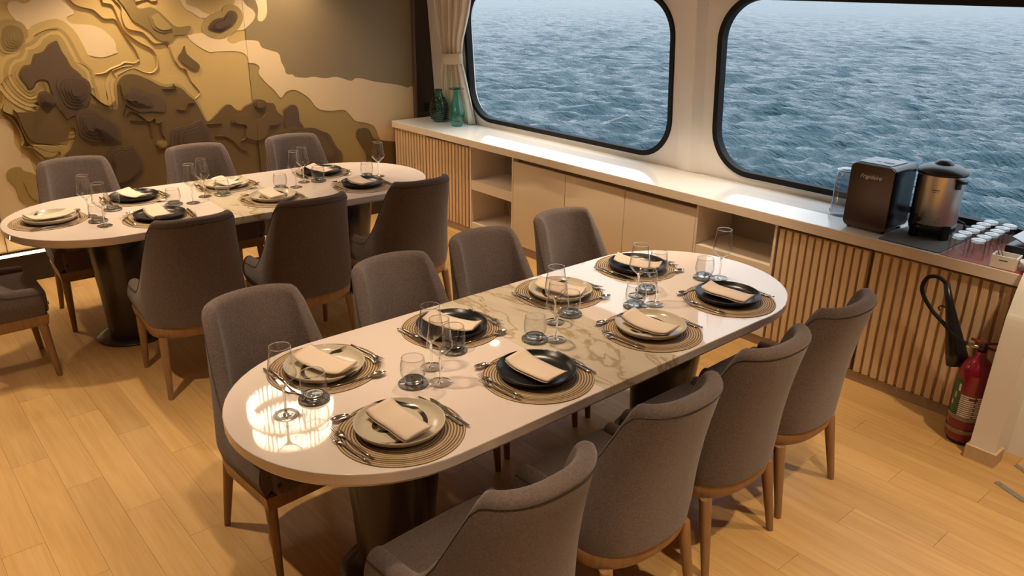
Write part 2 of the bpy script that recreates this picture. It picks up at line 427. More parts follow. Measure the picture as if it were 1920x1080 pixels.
def smooth_loop(pts, sub=4, closed=True):
    n = len(pts); out = []
    P = [Vector((p[0], p[1])) for p in pts]
    for i in range(n if closed else n - 1):
        if closed: a, b, c, d = P[i - 1], P[i], P[(i + 1) % n], P[(i + 2) % n]
        else: a, b, c, d = P[max(i - 1, 0)], P[i], P[i + 1], P[min(i + 2, n - 1)]
        for k in range(sub):
            t = k / sub
            q = 0.5 * ((2 * b) + (c - a) * t + (2 * a - 5 * b + 4 * c - d) * t * t + (3 * b - a - 3 * c + d) * t ** 3)
            out.append((q.x, q.y))
    if not closed: out.append((P[-1].x, P[-1].y))
    return out
# ---- mural outlines, wall coordinates (x, z) in metres
RELIEF = {
 'cream1': [(1.195,1.896),(1.373,1.896),(1.364,1.846),(1.396,1.813),(1.426,1.764),(1.384,1.742),(1.373,1.725),(1.393,1.702),(1.424,1.692),(1.507,1.686),(1.571,1.664),(1.616,1.624),(1.654,1.570),(1.654,1.516),(1.660,1.498),(1.574,1.471),(1.517,1.474),(1.453,1.500),(1.411,1.549),(1.382,1.608),(1.355,1.638),(1.307,1.673),(1.274,1.699),(1.253,1.699),(1.197,1.653),(1.161,1.626),(1.136,1.660),(1.084,1.711),(1.050,1.766),(1.042,1.804),(1.058,1.836),(1.098,1.839),(1.141,1.825),(1.186,1.847)],
 'cream2': [(0.846,1.504),(0.945,1.508),(0.975,1.504),(1.024,1.524),(1.043,1.518),(1.033,1.490),(0.998,1.469),(0.971,1.431),(0.936,1.405),(0.899,1.374),(0.818,1.362)],
 'cream3': [(0.439,1.136),(0.868,1.106),(0.907,1.097),(0.927,1.066),(0.929,1.018),(0.920,0.947),(0.936,0.891),(0.971,0.850),(0.991,0.811),(1.001,0.748),(1.021,0.651),(1.032,0.432),(1.021,0.276),(0.996,0.137),(0.813,0.144),(0.207,0.179)],
 'cream4': [(2.138,1.880),(2.143,1.844),(2.170,1.786),(2.218,1.758),(2.266,1.723),(2.312,1.719),(2.367,1.731),(2.441,1.730),(2.488,1.773),(2.531,1.789),(2.572,1.782),(2.592,1.747),(2.597,1.695),(2.565,1.663),(2.515,1.651),(2.426,1.602),(2.291,1.611),(2.171,1.600),(2.163,1.590),(2.191,1.552),(2.251,1.505),(2.320,1.470),(2.362,1.475),(2.542,1.467),(2.602,1.425),(2.608,1.381),(2.662,1.371),(2.695,1.339),(2.682,1.292),(2.741,1.212),(2.796,1.159),(2.843,1.096),(2.867,1.101),(2.902,1.137),(2.973,1.147),(3.042,1.113),(3.102,1.065),(3.146,1.002),(3.201,0.964),(3.309,0.947),(3.420,0.945),(3.478,0.890),(3.527,0.839),(3.624,0.814),(3.696,0.784),(3.730,0.740),(3.754,0.674),(3.790,0.638),(3.903,0.617),(4.067,0.583),(4.150,0.714),(4.150,1.067),(4.078,1.088),(3.984,1.118),(3.854,1.142),(3.727,1.166),(3.621,1.195),(3.551,1.203),(3.507,1.184),(3.431,1.207),(3.356,1.227),(3.263,1.221),(3.158,1.239),(3.085,1.236),(2.991,1.249),(2.969,1.268),(2.916,1.278),(2.901,1.328),(2.879,1.377),(2.863,1.440),(2.790,1.467),(2.726,1.493),(2.702,1.538),(2.616,1.550),(2.558,1.542),(2.514,1.528),(2.473,1.535),(2.455,1.562),(2.478,1.581),(2.525,1.619),(2.589,1.627),(2.627,1.649),(2.674,1.687),(2.701,1.732),(2.684,1.771),(2.638,1.804),(2.614,1.843),(2.618,1.881),(2.555,1.881),(2.551,1.843),(2.533,1.811),(2.475,1.780),(2.429,1.746),(2.384,1.759),(2.348,1.743),(2.303,1.757),(2.249,1.794),(2.190,1.813),(2.184,1.844),(2.189,1.880)],
 'cream5': [(2.710,1.881),(2.713,1.842),(2.728,1.777),(2.717,1.712),(2.725,1.689),(2.762,1.692),(2.797,1.744),(2.803,1.842),(2.804,1.881)],
 'olive1': [(1.709,1.880),(1.721,1.845),(1.744,1.810),(1.762,1.775),(1.794,1.709),(1.831,1.682),(1.897,1.635),(1.917,1.604),(1.962,1.569),(1.999,1.561),(2.038,1.572),(2.068,1.603),(2.146,1.607),(2.189,1.640),(2.186,1.665),(2.127,1.660),(2.077,1.667),(2.022,1.724),(1.973,1.773),(1.927,1.797),(1.866,1.789),(1.834,1.798),(1.826,1.845),(1.832,1.880)],
 'olive2': [(1.897,1.738),(1.953,1.764),(1.980,1.736),(2.023,1.687),(2.054,1.640),(1.995,1.620),(1.947,1.634),(1.914,1.665),(1.908,1.707)],
 'brown1': [(2.319,1.649),(2.348,1.687),(2.391,1.711),(2.440,1.720),(2.476,1.735),(2.486,1.761),(2.521,1.767),(2.550,1.747),(2.554,1.715),(2.524,1.670),(2.472,1.639),(2.413,1.612),(2.360,1.620),(2.328,1.633)],
 'brown2': [(2.128,1.525),(2.129,1.484),(2.157,1.445),(2.204,1.404),(2.221,1.377),(2.210,1.349),(2.177,1.350),(2.129,1.382),(2.087,1.416),(2.072,1.442),(2.081,1.461),(2.103,1.485)],
 'massif': [(0.956,1.163),(0.973,1.144),(1.046,1.140),(1.084,1.143),(1.120,1.169),(1.176,1.179),(1.195,1.190),(1.189,1.250),(1.184,1.315),(1.161,1.337),(1.123,1.331),(1.095,1.292),(1.062,1.283),(1.051,1.312),(1.028,1.354),(1.024,1.389),(1.059,1.438),(1.102,1.447),(1.117,1.469),(1.134,1.508),(1.173,1.518),(1.202,1.534),(1.229,1.567),(1.282,1.591),(1.294,1.571),(1.307,1.518),(1.327,1.477),(1.345,1.423),(1.378,1.386),(1.400,1.355),(1.403,1.301),(1.408,1.234),(1.422,1.178),(1.463,1.150),(1.506,1.124),(1.586,1.108),(1.608,1.150),(1.615,1.249),(1.620,1.280),(1.643,1.316),(1.683,1.344),(1.732,1.347),(1.779,1.332),(1.848,1.296),(1.899,1.261),(1.960,1.241),(2.012,1.247),(2.067,1.218),(2.106,1.169),(2.148,1.126),(2.174,1.070),(2.194,1.015),(2.216,0.969),(2.251,0.972),(2.312,1.018),(2.375,1.070),(2.418,1.074),(2.443,1.048),(2.470,1.028),(2.506,1.025),(2.538,1.053),(2.600,1.076),(2.632,1.098),(2.683,1.090),(2.718,1.067),(2.777,1.051),(2.795,0.996),(2.830,0.957),(2.853,0.951),(2.864,0.990),(2.898,1.020),(2.947,1.030),(2.976,1.002),(2.984,0.958),(2.981,0.884),(3.017,0.836),(3.048,0.822),(3.114,0.823),(3.178,0.790),(3.243,0.760),(3.281,0.695),(3.319,0.628),(3.359,0.576),(3.365,0.544),(3.343,0.484),(3.330,0.422),(3.347,0.299),(3.328,0.031),(2.909,0.008),(2.250,0.039),(1.589,0.073),(1.221,0.115),(1.151,0.332),(1.164,0.643),(1.212,0.814),(1.256,0.872),(1.289,0.930),(1.295,0.967),(1.295,0.998),(1.275,1.016),(1.256,0.990),(1.234,0.943),(1.200,0.940),(1.151,0.915),(1.087,0.922),(1.031,0.941),(1.002,0.986),(0.985,1.042),(0.974,1.120)],
 'crest': [(1.601,1.107),(1.611,1.150),(1.615,1.249),(1.620,1.280),(1.643,1.316),(1.683,1.344),(1.732,1.347),(1.779,1.332),(1.848,1.296),(1.899,1.261),(1.960,1.241),(2.012,1.247),(2.067,1.218),(2.106,1.169),(2.148,1.126),(2.174,1.070),(2.194,1.015),(2.216,0.969),(2.097,0.950),(1.844,1.014),(1.679,1.157)],
 'headp': [(1.283,1.582),(1.292,1.559),(1.305,1.507),(1.319,1.465),(1.338,1.412),(1.371,1.377),(1.388,1.350),(1.384,1.290),(1.395,1.253),(1.397,1.198),(1.374,1.133),(1.328,1.094),(1.293,1.091),(1.257,1.076),(1.237,1.120),(1.215,1.152),(1.204,1.213),(1.200,1.267),(1.195,1.255),(1.191,1.321),(1.168,1.345),(1.125,1.342),(1.094,1.304),(1.066,1.294),(1.058,1.318),(1.038,1.354),(1.036,1.385),(1.065,1.426),(1.111,1.438),(1.130,1.469),(1.145,1.497),(1.182,1.509),(1.212,1.528),(1.236,1.558)],
 'peak2': [(1.396,1.106),(1.435,1.115),(1.465,1.087),(1.512,1.052),(1.565,1.009),(1.589,0.974),(1.585,0.904),(1.575,0.879),(1.490,0.876),(1.452,0.900),(1.415,0.929),(1.362,0.960),(1.356,0.992),(1.362,1.029),(1.381,1.070)],
 'peak3': [(1.712,1.255),(1.753,1.246),(1.798,1.218),(1.864,1.197),(1.905,1.171),(1.929,1.117),(1.909,1.067),(1.852,1.072),(1.815,1.078),(1.740,1.079),(1.706,1.098),(1.673,1.120),(1.649,1.144),(1.672,1.195)],
 'peak4': [(1.947,0.921),(1.989,0.940),(2.057,0.947),(2.112,0.958),(2.169,0.980),(2.197,0.933),(2.219,0.890),(2.225,0.827),(2.206,0.787),(2.075,0.782),(1.931,0.805),(1.932,0.859)],
 'peak5': [(1.477,0.800),(1.540,0.851),(1.605,0.837),(1.656,0.851),(1.673,0.796),(1.711,0.718),(1.701,0.652),(1.655,0.598),(1.558,0.538),(1.468,0.552),(1.482,0.715)],
 'hill6': [(2.405,0.961),(2.430,0.993),(2.481,0.996),(2.554,0.996),(2.607,0.942),(2.669,0.957),(2.742,1.001),(2.812,0.937),(2.799,0.880),(2.729,0.876),(2.697,0.789),(2.609,0.755),(2.502,0.796),(2.514,0.901),(2.429,0.927)],
 'cap7': [(2.605,1.062),(2.639,1.097),(2.683,1.090),(2.703,1.068),(2.684,1.027),(2.631,1.024)],
 'cap8': [(2.860,0.951),(2.864,0.990),(2.898,1.020),(2.947,1.030),(2.976,1.002),(2.984,0.958),(2.982,0.892),(3.017,0.836),(2.950,0.806),(2.866,0.844),(2.847,0.890)],
 'hill9': [(2.720,0.794),(2.793,0.823),(2.874,0.851),(2.946,0.855),(3.017,0.833),(3.114,0.823),(3.178,0.790),(3.243,0.760),(3.281,0.695),(3.319,0.628),(3.359,0.576),(3.334,0.485),(3.137,0.503),(3.100,0.654),(3.042,0.752),(2.915,0.780)],
 'tongue': [(1.011,0.922),(1.085,0.913),(1.149,0.900),(1.203,0.895),(1.223,0.876),(1.205,0.840),(1.159,0.802),(1.076,0.800),(1.031,0.855),(0.991,0.903)],
 'olive3': [(0.837,0.749),(0.860,0.773),(0.899,0.782),(0.926,0.775),(0.940,0.751),(0.984,0.729),(1.015,0.686),(1.004,0.518),(0.967,0.502),(0.929,0.511),(0.895,0.531),(0.877,0.567),(0.872,0.640),(0.851,0.676),(0.834,0.712)],
 'olive3b': [(0.921,0.672),(0.942,0.685),(0.983,0.673),(1.003,0.620),(0.988,0.538),(0.953,0.561),(0.936,0.597),(0.933,0.636)],
 'rosette': [(0.981,1.670),(1.010,1.691),(1.050,1.690),(1.082,1.673),(1.093,1.634),(1.082,1.589),(1.049,1.551),(1.006,1.536),(0.968,1.549),(0.957,1.594),(0.967,1.632)],
 'arch': [(3.530,0.745),(3.558,0.770),(3.631,0.767),(3.665,0.731),(3.681,0.690),(3.707,0.663),(3.790,0.634),(3.922,0.615),(3.999,0.598),(4.091,0.419),(4.082,0.215),(3.618,0.258),(3.612,0.456),(3.616,0.529),(3.584,0.597),(3.543,0.665),(3.527,0.706)],
 'taupe': [(2.608,1.881),(2.614,1.843),(2.620,1.649),(2.609,1.551),(2.702,1.544),(2.726,1.493),(2.790,1.467),(2.863,1.440),(2.879,1.377),(2.901,1.328),(2.916,1.278),(2.991,1.249),(3.085,1.236),(3.158,1.239),(3.263,1.221),(3.356,1.227),(3.431,1.207),(3.507,1.184),(3.551,1.203),(3.621,1.195),(3.727,1.166),(3.854,1.142),(3.984,1.118),(4.078,1.088),(4.150,1.067),(4.181,1.882)],
}
RIDGES = [
 [(1.408,1.880),(1.413,1.846),(1.445,1.812),(1.497,1.795),(1.540,1.783),(1.569,1.757),(1.603,1.724),(1.666,1.720),(1.690,1.688),(1.716,1.628),(1.743,1.573),(1.776,1.517),(1.796,1.446)],
 [(1.606,1.880),(1.609,1.846),(1.620,1.825),(1.664,1.817),(1.682,1.782),(1.699,1.711),(1.723,1.639),(1.759,1.602),(1.813,1.558),(1.880,1.519),(1.911,1.475),(1.917,1.418),(1.903,1.375),(1.862,1.349),(1.808,1.362),(1.751,1.390),(1.688,1.374),(1.636,1.347)],
 [(1.674,1.880),(1.692,1.845),(1.725,1.799),(1.722,1.740),(1.730,1.681),(1.755,1.651),(1.813,1.637),(1.847,1.624),(1.873,1.593),(1.916,1.549),(2.004,1.552),(2.017,1.514),(2.034,1.450),(2.048,1.412),(2.075,1.372),(2.112,1.357),(2.126,1.318),(2.140,1.271),(2.179,1.213),(2.195,1.176),(2.149,1.139)],
 [(1.795,1.443),(1.756,1.423),(1.697,1.432),(1.658,1.413),(1.596,1.392),(1.545,1.367),(1.487,1.362)],
 [(1.747,1.402),(1.693,1.405),(1.631,1.390),(1.602,1.373),(1.621,1.323)],
 [(1.161,1.626),(1.218,1.652),(1.262,1.663),(1.305,1.662)],
 [(1.098,1.538),(1.154,1.530),(1.194,1.546),(1.211,1.585),(1.255,1.623),(1.309,1.622)],
 [(0.911,1.328),(0.949,1.370),(0.989,1.391),(1.008,1.441),(1.047,1.456),(1.105,1.464),(1.121,1.492)],
 [(0.976,1.380),(1.014,1.332),(1.030,1.279),(1.051,1.254),(1.099,1.257),(1.108,1.221)],
 [(0.877,1.152),(0.922,1.119),(0.945,1.076),(0.964,1.014),(0.969,0.954),(0.957,0.919),(1.002,0.902),(1.058,0.852),(1.078,0.812)],
 [(0.903,1.208),(0.889,1.163),(0.934,1.130),(0.959,1.098),(0.983,1.000),(0.993,0.939),(1.040,0.903),(1.109,0.864),(1.174,0.856),(1.160,0.808)],
 [(0.903,1.288),(0.912,1.253),(0.898,1.208),(0.881,1.175)],
 [(1.647,1.147),(1.625,1.086),(1.632,1.053),(1.674,1.088),(1.725,1.058),(1.780,1.007),(1.812,1.011),(1.832,1.022),(1.840,0.988),(1.886,0.997)],
 [(1.664,1.025),(1.731,1.015),(1.791,1.000),(1.795,0.940),(1.796,0.881)],
 [(1.870,0.972),(1.867,0.906),(1.882,0.878),(1.870,0.839),(1.810,0.826),(1.854,0.814),(1.882,0.784)],
 [(2.401,0.934),(2.472,0.920),(2.519,0.887),(2.503,0.810),(2.465,0.793)],
 [(2.213,0.945),(2.268,0.940),(2.331,0.940)],
 [(2.262,0.844),(2.332,0.836),(2.399,0.793),(2.449,0.724),(2.519,0.690)],
 [(1.322,1.483),(1.366,1.446),(1.408,1.432),(1.443,1.406),(1.458,1.363)],
 [(1.413,1.294),(1.423,1.251),(1.451,1.212),(1.489,1.166),(1.543,1.137),(1.590,1.170)],
 [(1.800,1.868),(1.824,1.833),(1.861,1.839),(1.905,1.851),(1.939,1.833),(1.977,1.844)],
 [(1.632,1.285),(1.635,1.223),(1.645,1.172)],
 [(1.162,1.340),(1.160,1.270),(1.176,1.239),(1.175,1.209)],
 [(1.920,1.231),(2.015,1.224),(2.008,1.261)],
 [(2.001,1.075),(2.066,1.063),(2.095,1.110),(2.145,1.106)],
]
# ------------------------------------------------------------------ the setting
CEIL = 2.28
MY = 6.2                       # mural wall plane
def WX(z): return 4.39 - 0.075 * (z - 0.81)   # window wall leans inward

# floor planks
fl = MB().box(-3.0, 4.6, -2.6, 6.3, -0.06, -0.012).build('floor', 'mural_gap')
struct(fl, 'light oak plank floor')
PW, PL = 0.1435, 0.935
plank_mesh = None
cols = []
k0 = -24
for k in range(k0, 36):
    x0 = 0.2635 + k * PW
    if x0 < -3.0 or x0 > 4.45: continue
    off = 3.60 - (k % 3) * PL / 3.0
    j = math.floor((-0.4 - off) / PL)
    while off + j * PL < 6.2:
        y0 = off + j * PL
        j += 1
        if x0 < -1.3 and y0 < 2.0: continue
        if y0 < -1.4: continue
        if plank_mesh is None:
            o = MB().box(0.0004, PW - 0.0004, 0.0006, PL - 0.0006, -0.012, 0.0).build('plank', 'floor_plank', fl, (x0, y0, 0))
            plank_mesh = o.data
        else:
            o = bpy.data.objects.new('plank', plank_mesh); o.location = (x0, y0, 0); link(o, fl)
MB().box(-3.0, -1.3, -2.6, 2.0, -0.012, 0).box(-1.3, 4.6, -2.6, -1.3, -0.012, 0).build('plank', 'floor_plank', fl)['kind'] = 'stuff'

# unseen ceiling and walls behind the camera, colours darkened to cut bounced light
struct(MB().box(-3.0, 4.6, -2.6, 6.3, CEIL, CEIL + 0.06).build('ceiling', 'ceiling_paint'), 'flat ceiling darkened to cut bounced light')
struct(MB().box(-3.1, -3.0, -2.6, 6.3, 0, CEIL).build('wall_left', 'panel_tan'), 'tan panelled side wall')
struct(MB().box(-3.1, 4.6, -2.7, -2.6, 0, CEIL).build('wall_back', 'panel_tan'), 'tan panelled wall behind the diners')

# mural wall
wf = MB().box(-3.0, 4.6, MY + 0.02, MY + 0.10, 0, CEIL).build('wall_far', 'mural_gap')
struct(wf, 'relief mural wall in gold, cream and brown')
for a, b_, m_ in ((-3.0, -1.135, 'mural_gold'), (-1.131, 0.738, 'mural_gold'), (0.742, 2.6057, 'mural_gold'), (2.6065, 4.142, 'mural_olive_light')):
    MB().box(a, b_, MY, MY + 0.02, 0.20, CEIL).build('panel', m_, wf)
def extrude_wall(poly, depth, material, name='relief_layer', base=0.0):
    """flat plate with an outline in (x, z), standing out of the mural wall"""
    poly = [(min(max(x, -2.9), 4.14), min(max(z, 0.21), CEIL - 0.01)) for x, z in poly]
    n = len(poly)
    tris = tessellate_polygon([[Vector((x, z, 0)) for x, z in poly]])
    vs = [(x, MY - depth, z) for x, z in poly] + [(x, MY - base, z) for x, z in poly]
    fs = [tuple(t) for t in tris] + [(i, (i + 1) % n, n + (i + 1) % n, n + i) for i in range(n)]
    return MB().add(vs, fs).build(name, material, wf)
def scaled(poly, k, dx=0, dz=0, jit=0.0):
    cx = sum(p[0] for p in poly) / len(poly); cz = sum(p[1] for p in poly) / len(poly)
    return [(cx + (p[0] - cx) * k + dx + random.uniform(-jit, jit), cz + (p[1] - cz) * k + dz + random.uniform(-jit, jit)) for p in poly]
def offset(poly, d):
    n = len(poly); area = sum(poly[i - 1][0] * poly[i][1] - poly[i][0] * poly[i - 1][1] for i in range(n)); sg = 1 if area > 0 else -1
    out = []
    for i in range(n):
        a = Vector(poly[i - 2]); c = Vector(poly[(i + 2) % n]); t = (c - a)
        if t.length < 1e-6: out.append(poly[i]); continue
        t.normalize(); out.append((poly[i][0] + sg * t.y * d, poly[i][1] - sg * t.x * d))
    return out
R = {k: smooth_loop(v, 4) for k, v in RELIEF.items()}
extrude_wall(R['taupe'], 0.002, 'mural_taupe')
for k in ('cream1', 'cream2', 'cream3', 'cream4', 'cream5'):
    extrude_wall(R[k], 0.004, 'mural_cream')
for d, dep, m_ in ((0.150, 0.006, 'mural_gold'), (0.122, 0.009, 'mural_gold'), (0.096, 0.012, 'mural_olive_light'), (0.072, 0.015, 'mural_gold'), (0.050, 0.018, 'mural_olive_light'), (0.030, 0.021, 'mural_olive_light')):
    extrude_wall(smooth_loop(offset(RELIEF['headp'], d), 3), dep, m_)
for d, dep, m_ in ((0.075, 0.006, 'mural_gold'), (0.045, 0.010, 'mural_gold'), (0.02, 0.014, 'mural_olive_light')):
    extrude_wall(smooth_loop(offset(RELIEF['crest'], d), 3), dep, m_)
extrude_wall(R['olive1'], 0.012, 'mural_olive')
for i, k in enumerate((0.96, 0.8)): extrude_wall(scaled(R['olive2'], k, 0.01 * i, 0.006 * i), 0.018 + 0.006 * i, 'mural_olive_light' if i else 'mural_olive')
extrude_wall(offset(R['brown1'], 0.045), 0.007, 'mural_olive_light')
for i, k in enumerate((1.0, 0.84, 0.68, 0.5)): extrude_wall(scaled(R['brown1'], k, -0.006 * i, -0.004 * i), 0.013 + 0.006 * i, ('mural_brown', 'mural_umber2', 'mural_umber', 'mural_umber')[i])
extrude_wall(R['brown2'], 0.014, 'mural_brown')
extrude_wall(R['massif'], 0.024, 'mural_brown')
extrude_wall(R['tongue'], 0.029, 'mural_olive_light')
extrude_wall(scaled(R['tongue'], 0.7, -0.01, 0.01), 0.036, 'mural_olive_light')
extrude_wall(R['olive3'], 0.010, 'mural_olive_light'); extrude_wall(R['olive3b'], 0.015, 'mural_olive_light')
for i, k in enumerate((1.5, 1.22, 1.0, 0.8, 0.62, 0.44, 0.26)): extrude_wall(scaled(R['rosette'], k, 0.004 * i, 0), 0.007 + 0.004 * i, 'mural_olive_light' if i < 2 else 'mural_olive')
extrude_wall(R['headp'], 0.031, 'mural_umber2')
def peak(poly, ks, base, mats, dx=0, dz=0, step=0.0085):
    for i, k in enumerate(ks): extrude_wall(scaled(poly, k, dx * i, dz * i, 0.0015), base + step * i, mats[min(i, len(mats) - 1)])
UM = ('mural_umber2', 'mural_umber')
ew = lambda cx, cz, rx, rz, ph: [(cx + rx * (1 + 0.13 * math.sin(3 * t + ph)) * math.cos(t), cz + rz * (1 + 0.13 * math.cos(2 * t + ph)) * math.sin(t)) for t in [2 * PI * i / 28 for i in range(28)]]
peak(ew(1.335, 1.255, 0.10, 0.13, 0.4), (1, 0.8, 0.6, 0.42, 0.25), 0.038, UM)
peak(ew(1.395, 1.02, 0.09, 0.12, 1.4), (1, 0.78, 0.56, 0.36), 0.038, UM)
peak(ew(1.155, 1.215, 0.055, 0.05, 2.4), (1, 0.75, 0.5, 0.3), 0.038, UM)
peak(R['peak2'], (1, 0.85, 0.7, 0.55, 0.4, 0.24), 0.032, UM, -0.004, 0.004)
peak(R['peak3'], (1, 0.55, 0.4, 0.28), 0.032, UM, -0.03, 0.012)
peak(R['peak4'], (1, 0.86, 0.7, 0.5), 0.032, UM, 0.004, -0.006)
peak(R['peak5'], (1, 0.85, 0.7), 0.031, UM)
peak(R['hill6'], (1, 0.86), 0.031, ('mural_brown',)); peak(R['cap7'], (1, 0.7), 0.040, ('mural_umber2', 'mural_brown'))
peak(R['cap8'], (1,), 0.030, ('mural_umber2',)); peak(R['hill9'], (1, 0.82, 0.66), 0.031, ('mural_brown', 'mural_umber2', 'mural_brown'))
peak(R['arch'], (1,), 0.014, ('mural_brown',))
peak(ew(1.86, 0.83, 0.05, 0.05, 0.3), (1, 0.7, 0.4), 0.030, ('mural_brown', 'mural_olive'))
for ln in RIDGES:                                   # thin carved contour steps
    p = smooth_loop(ln, 5, closed=False)
    p = [(x, min(max(z, 0.22), CEIL - 0.01)) for x, z in p]
    n = len(p); L_, R_ = [], []
    for i in range(n):
        t = (Vector(p[min(i + 1, n - 1)]) - Vector(p[max(i - 1, 0)]));
        if t.length > 0: t.normalize()
        w_ = 0.0032 * math.sin(PI * (0.08 + 0.84 * i / (n - 1))) + 0.001
        L_.append((p[i][0] - t.y * w_, p[i][1] + t.x * w_)); R_.append((p[i][0] + t.y * w_, p[i][1] - t.x * w_))
    vs = [(x, MY - (0.018 if sum(q[1] for q in p) / n > 1.28 else 0.038), z) for x, z in L_] + [(x, MY - 0.004, z) for x, z in R_] + [(x, MY, z) for x, z in L_]
    fs = [(i, i + 1, n + i + 1, n + i) for i in range(n - 1)] + [(i, i + 1, 2 * n + i + 1, 2 * n + i) for i in range(n - 1)]
    inside = sum(x for x, z in p) / n
    cz = sum(z for x, z in p) / n
    MB().add(vs, fs).build('contour_line', 'mural_gold' if cz > 1.28 else ('mural_olive_light' if inside < 1.25 else 'mural_brown'), wf)
MB().box(2.6053, 2.6068, MY - 0.0048, MY, 0.9, CEIL).box(2.6053, 2.6068, MY - 0.041, MY, 0.21, 0.895).build('panel_joint', 'mural_gap', wf)
MB().box(0.7385, 0.7415, MY - 0.013, MY, 0.21, CEIL).build('panel_joint', 'mural_gap', wf)
# dark corner panel, its edge trim and socket
MB().box(4.142, 4.165, MY - 0.03, MY + 0.02, 0, CEIL).build('edge_trim', 'brown_trim', wf)
MB().box(4.165, 4.60, MY - 0.012, MY + 0.02, 0, CEIL).build('corner_panel', 'dark_brown', wf)
MB().box(4.255, 4.325, MY - 0.022, MY - 0.012, 0.86, 0.935).build('socket', 'black_rubber', wf)
# plinth under the mural with its light strip
pl = MB().box(-3.0, 3.89, 6.09, MY, 0, 0.195).build('baseboard_far', 'dark_brown'); struct(pl, 'dark plinth under the mural with a lit strip')
MB().box(-3.0, 3.0, 6.09, 6.115, 0.1955, 0.208).build('light_strip', 'led', pl)

# window wall: one sheet with two rounded openings
ZB, ZT = 0.848, 1.96
WINS = ((3.39, 5.665), (0.72, 3.06))
def wall_pt(y, z, off=0.0): return (WX(z) + off, y, z)
outer = [(-2.6, 0.0), (6.3, 0.0), (6.3, CEIL), (-2.6, CEIL)]
holes = [rrect(a, b_, ZB, ZT, 0.29, 10) for a, b_ in WINS]
tris = tessellate_polygon([[Vector((y, z, 0)) for y, z in lp] for lp in [outer] + holes])
allp = outer + holes[0] + holes[1]; N = len(allp)
vs = [wall_pt(y, z) for y, z in allp] + [wall_pt(y, z, 0.09) for y, z in allp]
fs = [tuple(t) for t in tris] + [tuple(i + N for i in t)[::-1] for t in tris]
k = 4
for h in holes:
    n = len(h); fs += [(k + i, k + (i + 1) % n, N + k + (i + 1) % n, N + k + i) for i in range(n)]; k += n
ww = MB().add(vs, fs).build('wall_right', 'white_paint', fixn=False); struct(ww, 'white window wall with two rounded openings')
for i, (a, b_) in enumerate(WINS):
    po = rrect(a, b_, ZB, ZT, 0.29, 12); pm = rrect(a + 0.006, b_ - 0.006, ZB + 0.006, ZT - 0.006, 0.284, 12); pi_ = rrect(a + 0.038, b_ - 0.038, ZB + 0.038, ZT - 0.038, 0.252, 12)
    rings = [[wall_pt(y, z, 0.0) for y, z in po], [wall_pt(y, z, -0.012) for y, z in pm], [wall_pt(y, z, -0.008) for y, z in pi_], [wall_pt(y, z, 0.05) for y, z in pi_], [wall_pt(y, z, 0.05) for y, z in po]]
    wd = MB().loft(rings, cap=False, smooth=False).build('window_%d' % (i + 1), 'black_rubber')
    struct(wd, ('left' if i == 0 else 'right') + ' rounded window in a black rubber frame, sea outside')
    n = len(pi_)
    MB().add([wall_pt(y, z, 0.03) for y, z in pi_], [tuple(range(n))]).build('pane', 'window_glass', wd)
# pilaster between the windows
pil = MB().loft([[(WX(z) + dx, y, z) for y, dx in ((3.335, 0.0), (3.325, -0.012), (3.215, -0.03), (3.205, -0.03), (3.15, -0.004), (3.14, 0.0), (3.14, 0.02), (3.335, 0.02))] for z in (0.813, CEIL)], smooth=False).build('trim_1', 'white_paint')
struct(pil, 'white pilaster between the two windows')

# half-height bulkhead at the right edge
prof = [(3.615, 0.07), (3.655, 0.60), (3.68, 0.72), (3.73, 0.84), (3.80, 0.92), (3.88, 0.96), (4.30, 0.96), (4.30, 0.0), (3.615, 0.0)]
prof = smooth_loop(prof[:6], 5, closed=False) + prof[6:]
bh = MB().prism(prof, 0.862, 0.968, 'y', smooth=False).build('wall_near', 'white_paint'); struct(bh, 'white half-height bulkhead beside the fire extinguisher')
bb = MB().box(3.600, 3.7, 0.851, 0.979, 0, 0.066).build('baseboard_near', 'slat_wood'); struct(bb, 'short wooden skirting around the bulkhead foot')
wp = MB().prism([(3.80, 0.0), (4.2, 0.0), (4.2, 0.95), (3.97, 0.95), (3.86, 0.5)], 0.45, 0.862, 'y').build('wall_stair', 'white_paint'); struct(wp, 'white stair side panel at the right edge')
for p0, p1, w_ in (((3.71, 0.795), (3.60, 0.60), 0.011), ((3.50, 0.80), (3.44, 0.67), 0.014)):
    d = Vector((p1[0] - p0[0], p1[1] - p0[1])).normalized(); q = Vector((-d.y, d.x)) * w_
    st = MB().prism([(p0[0] + q.x, p0[1] + q.y), (p0[0] - q.x, p0[1] - q.y), (p1[0] - q.x, p1[1] - q.y), (p1[0] + q.x, p1[1] + q.y)], 0.0005, 0.004).build('floor_strip', 'alu')
    c_ = Vector(p0) * 0.85 + Vector(p1) * 0.15
    MB().lathe([(0, 0.0062), (0.004, 0.0055), (0.006, 0.0041), (0.006, 0.003)], 12, (c_.x, c_.y, 0)).build('screw', 'steel', st)
    tag(st, ('longer' if w_ < 0.012 else 'shorter wider') + ' thin aluminium floor strip screwed down beside the white bulkhead', 'floor strip', 'aluminium floor strips')

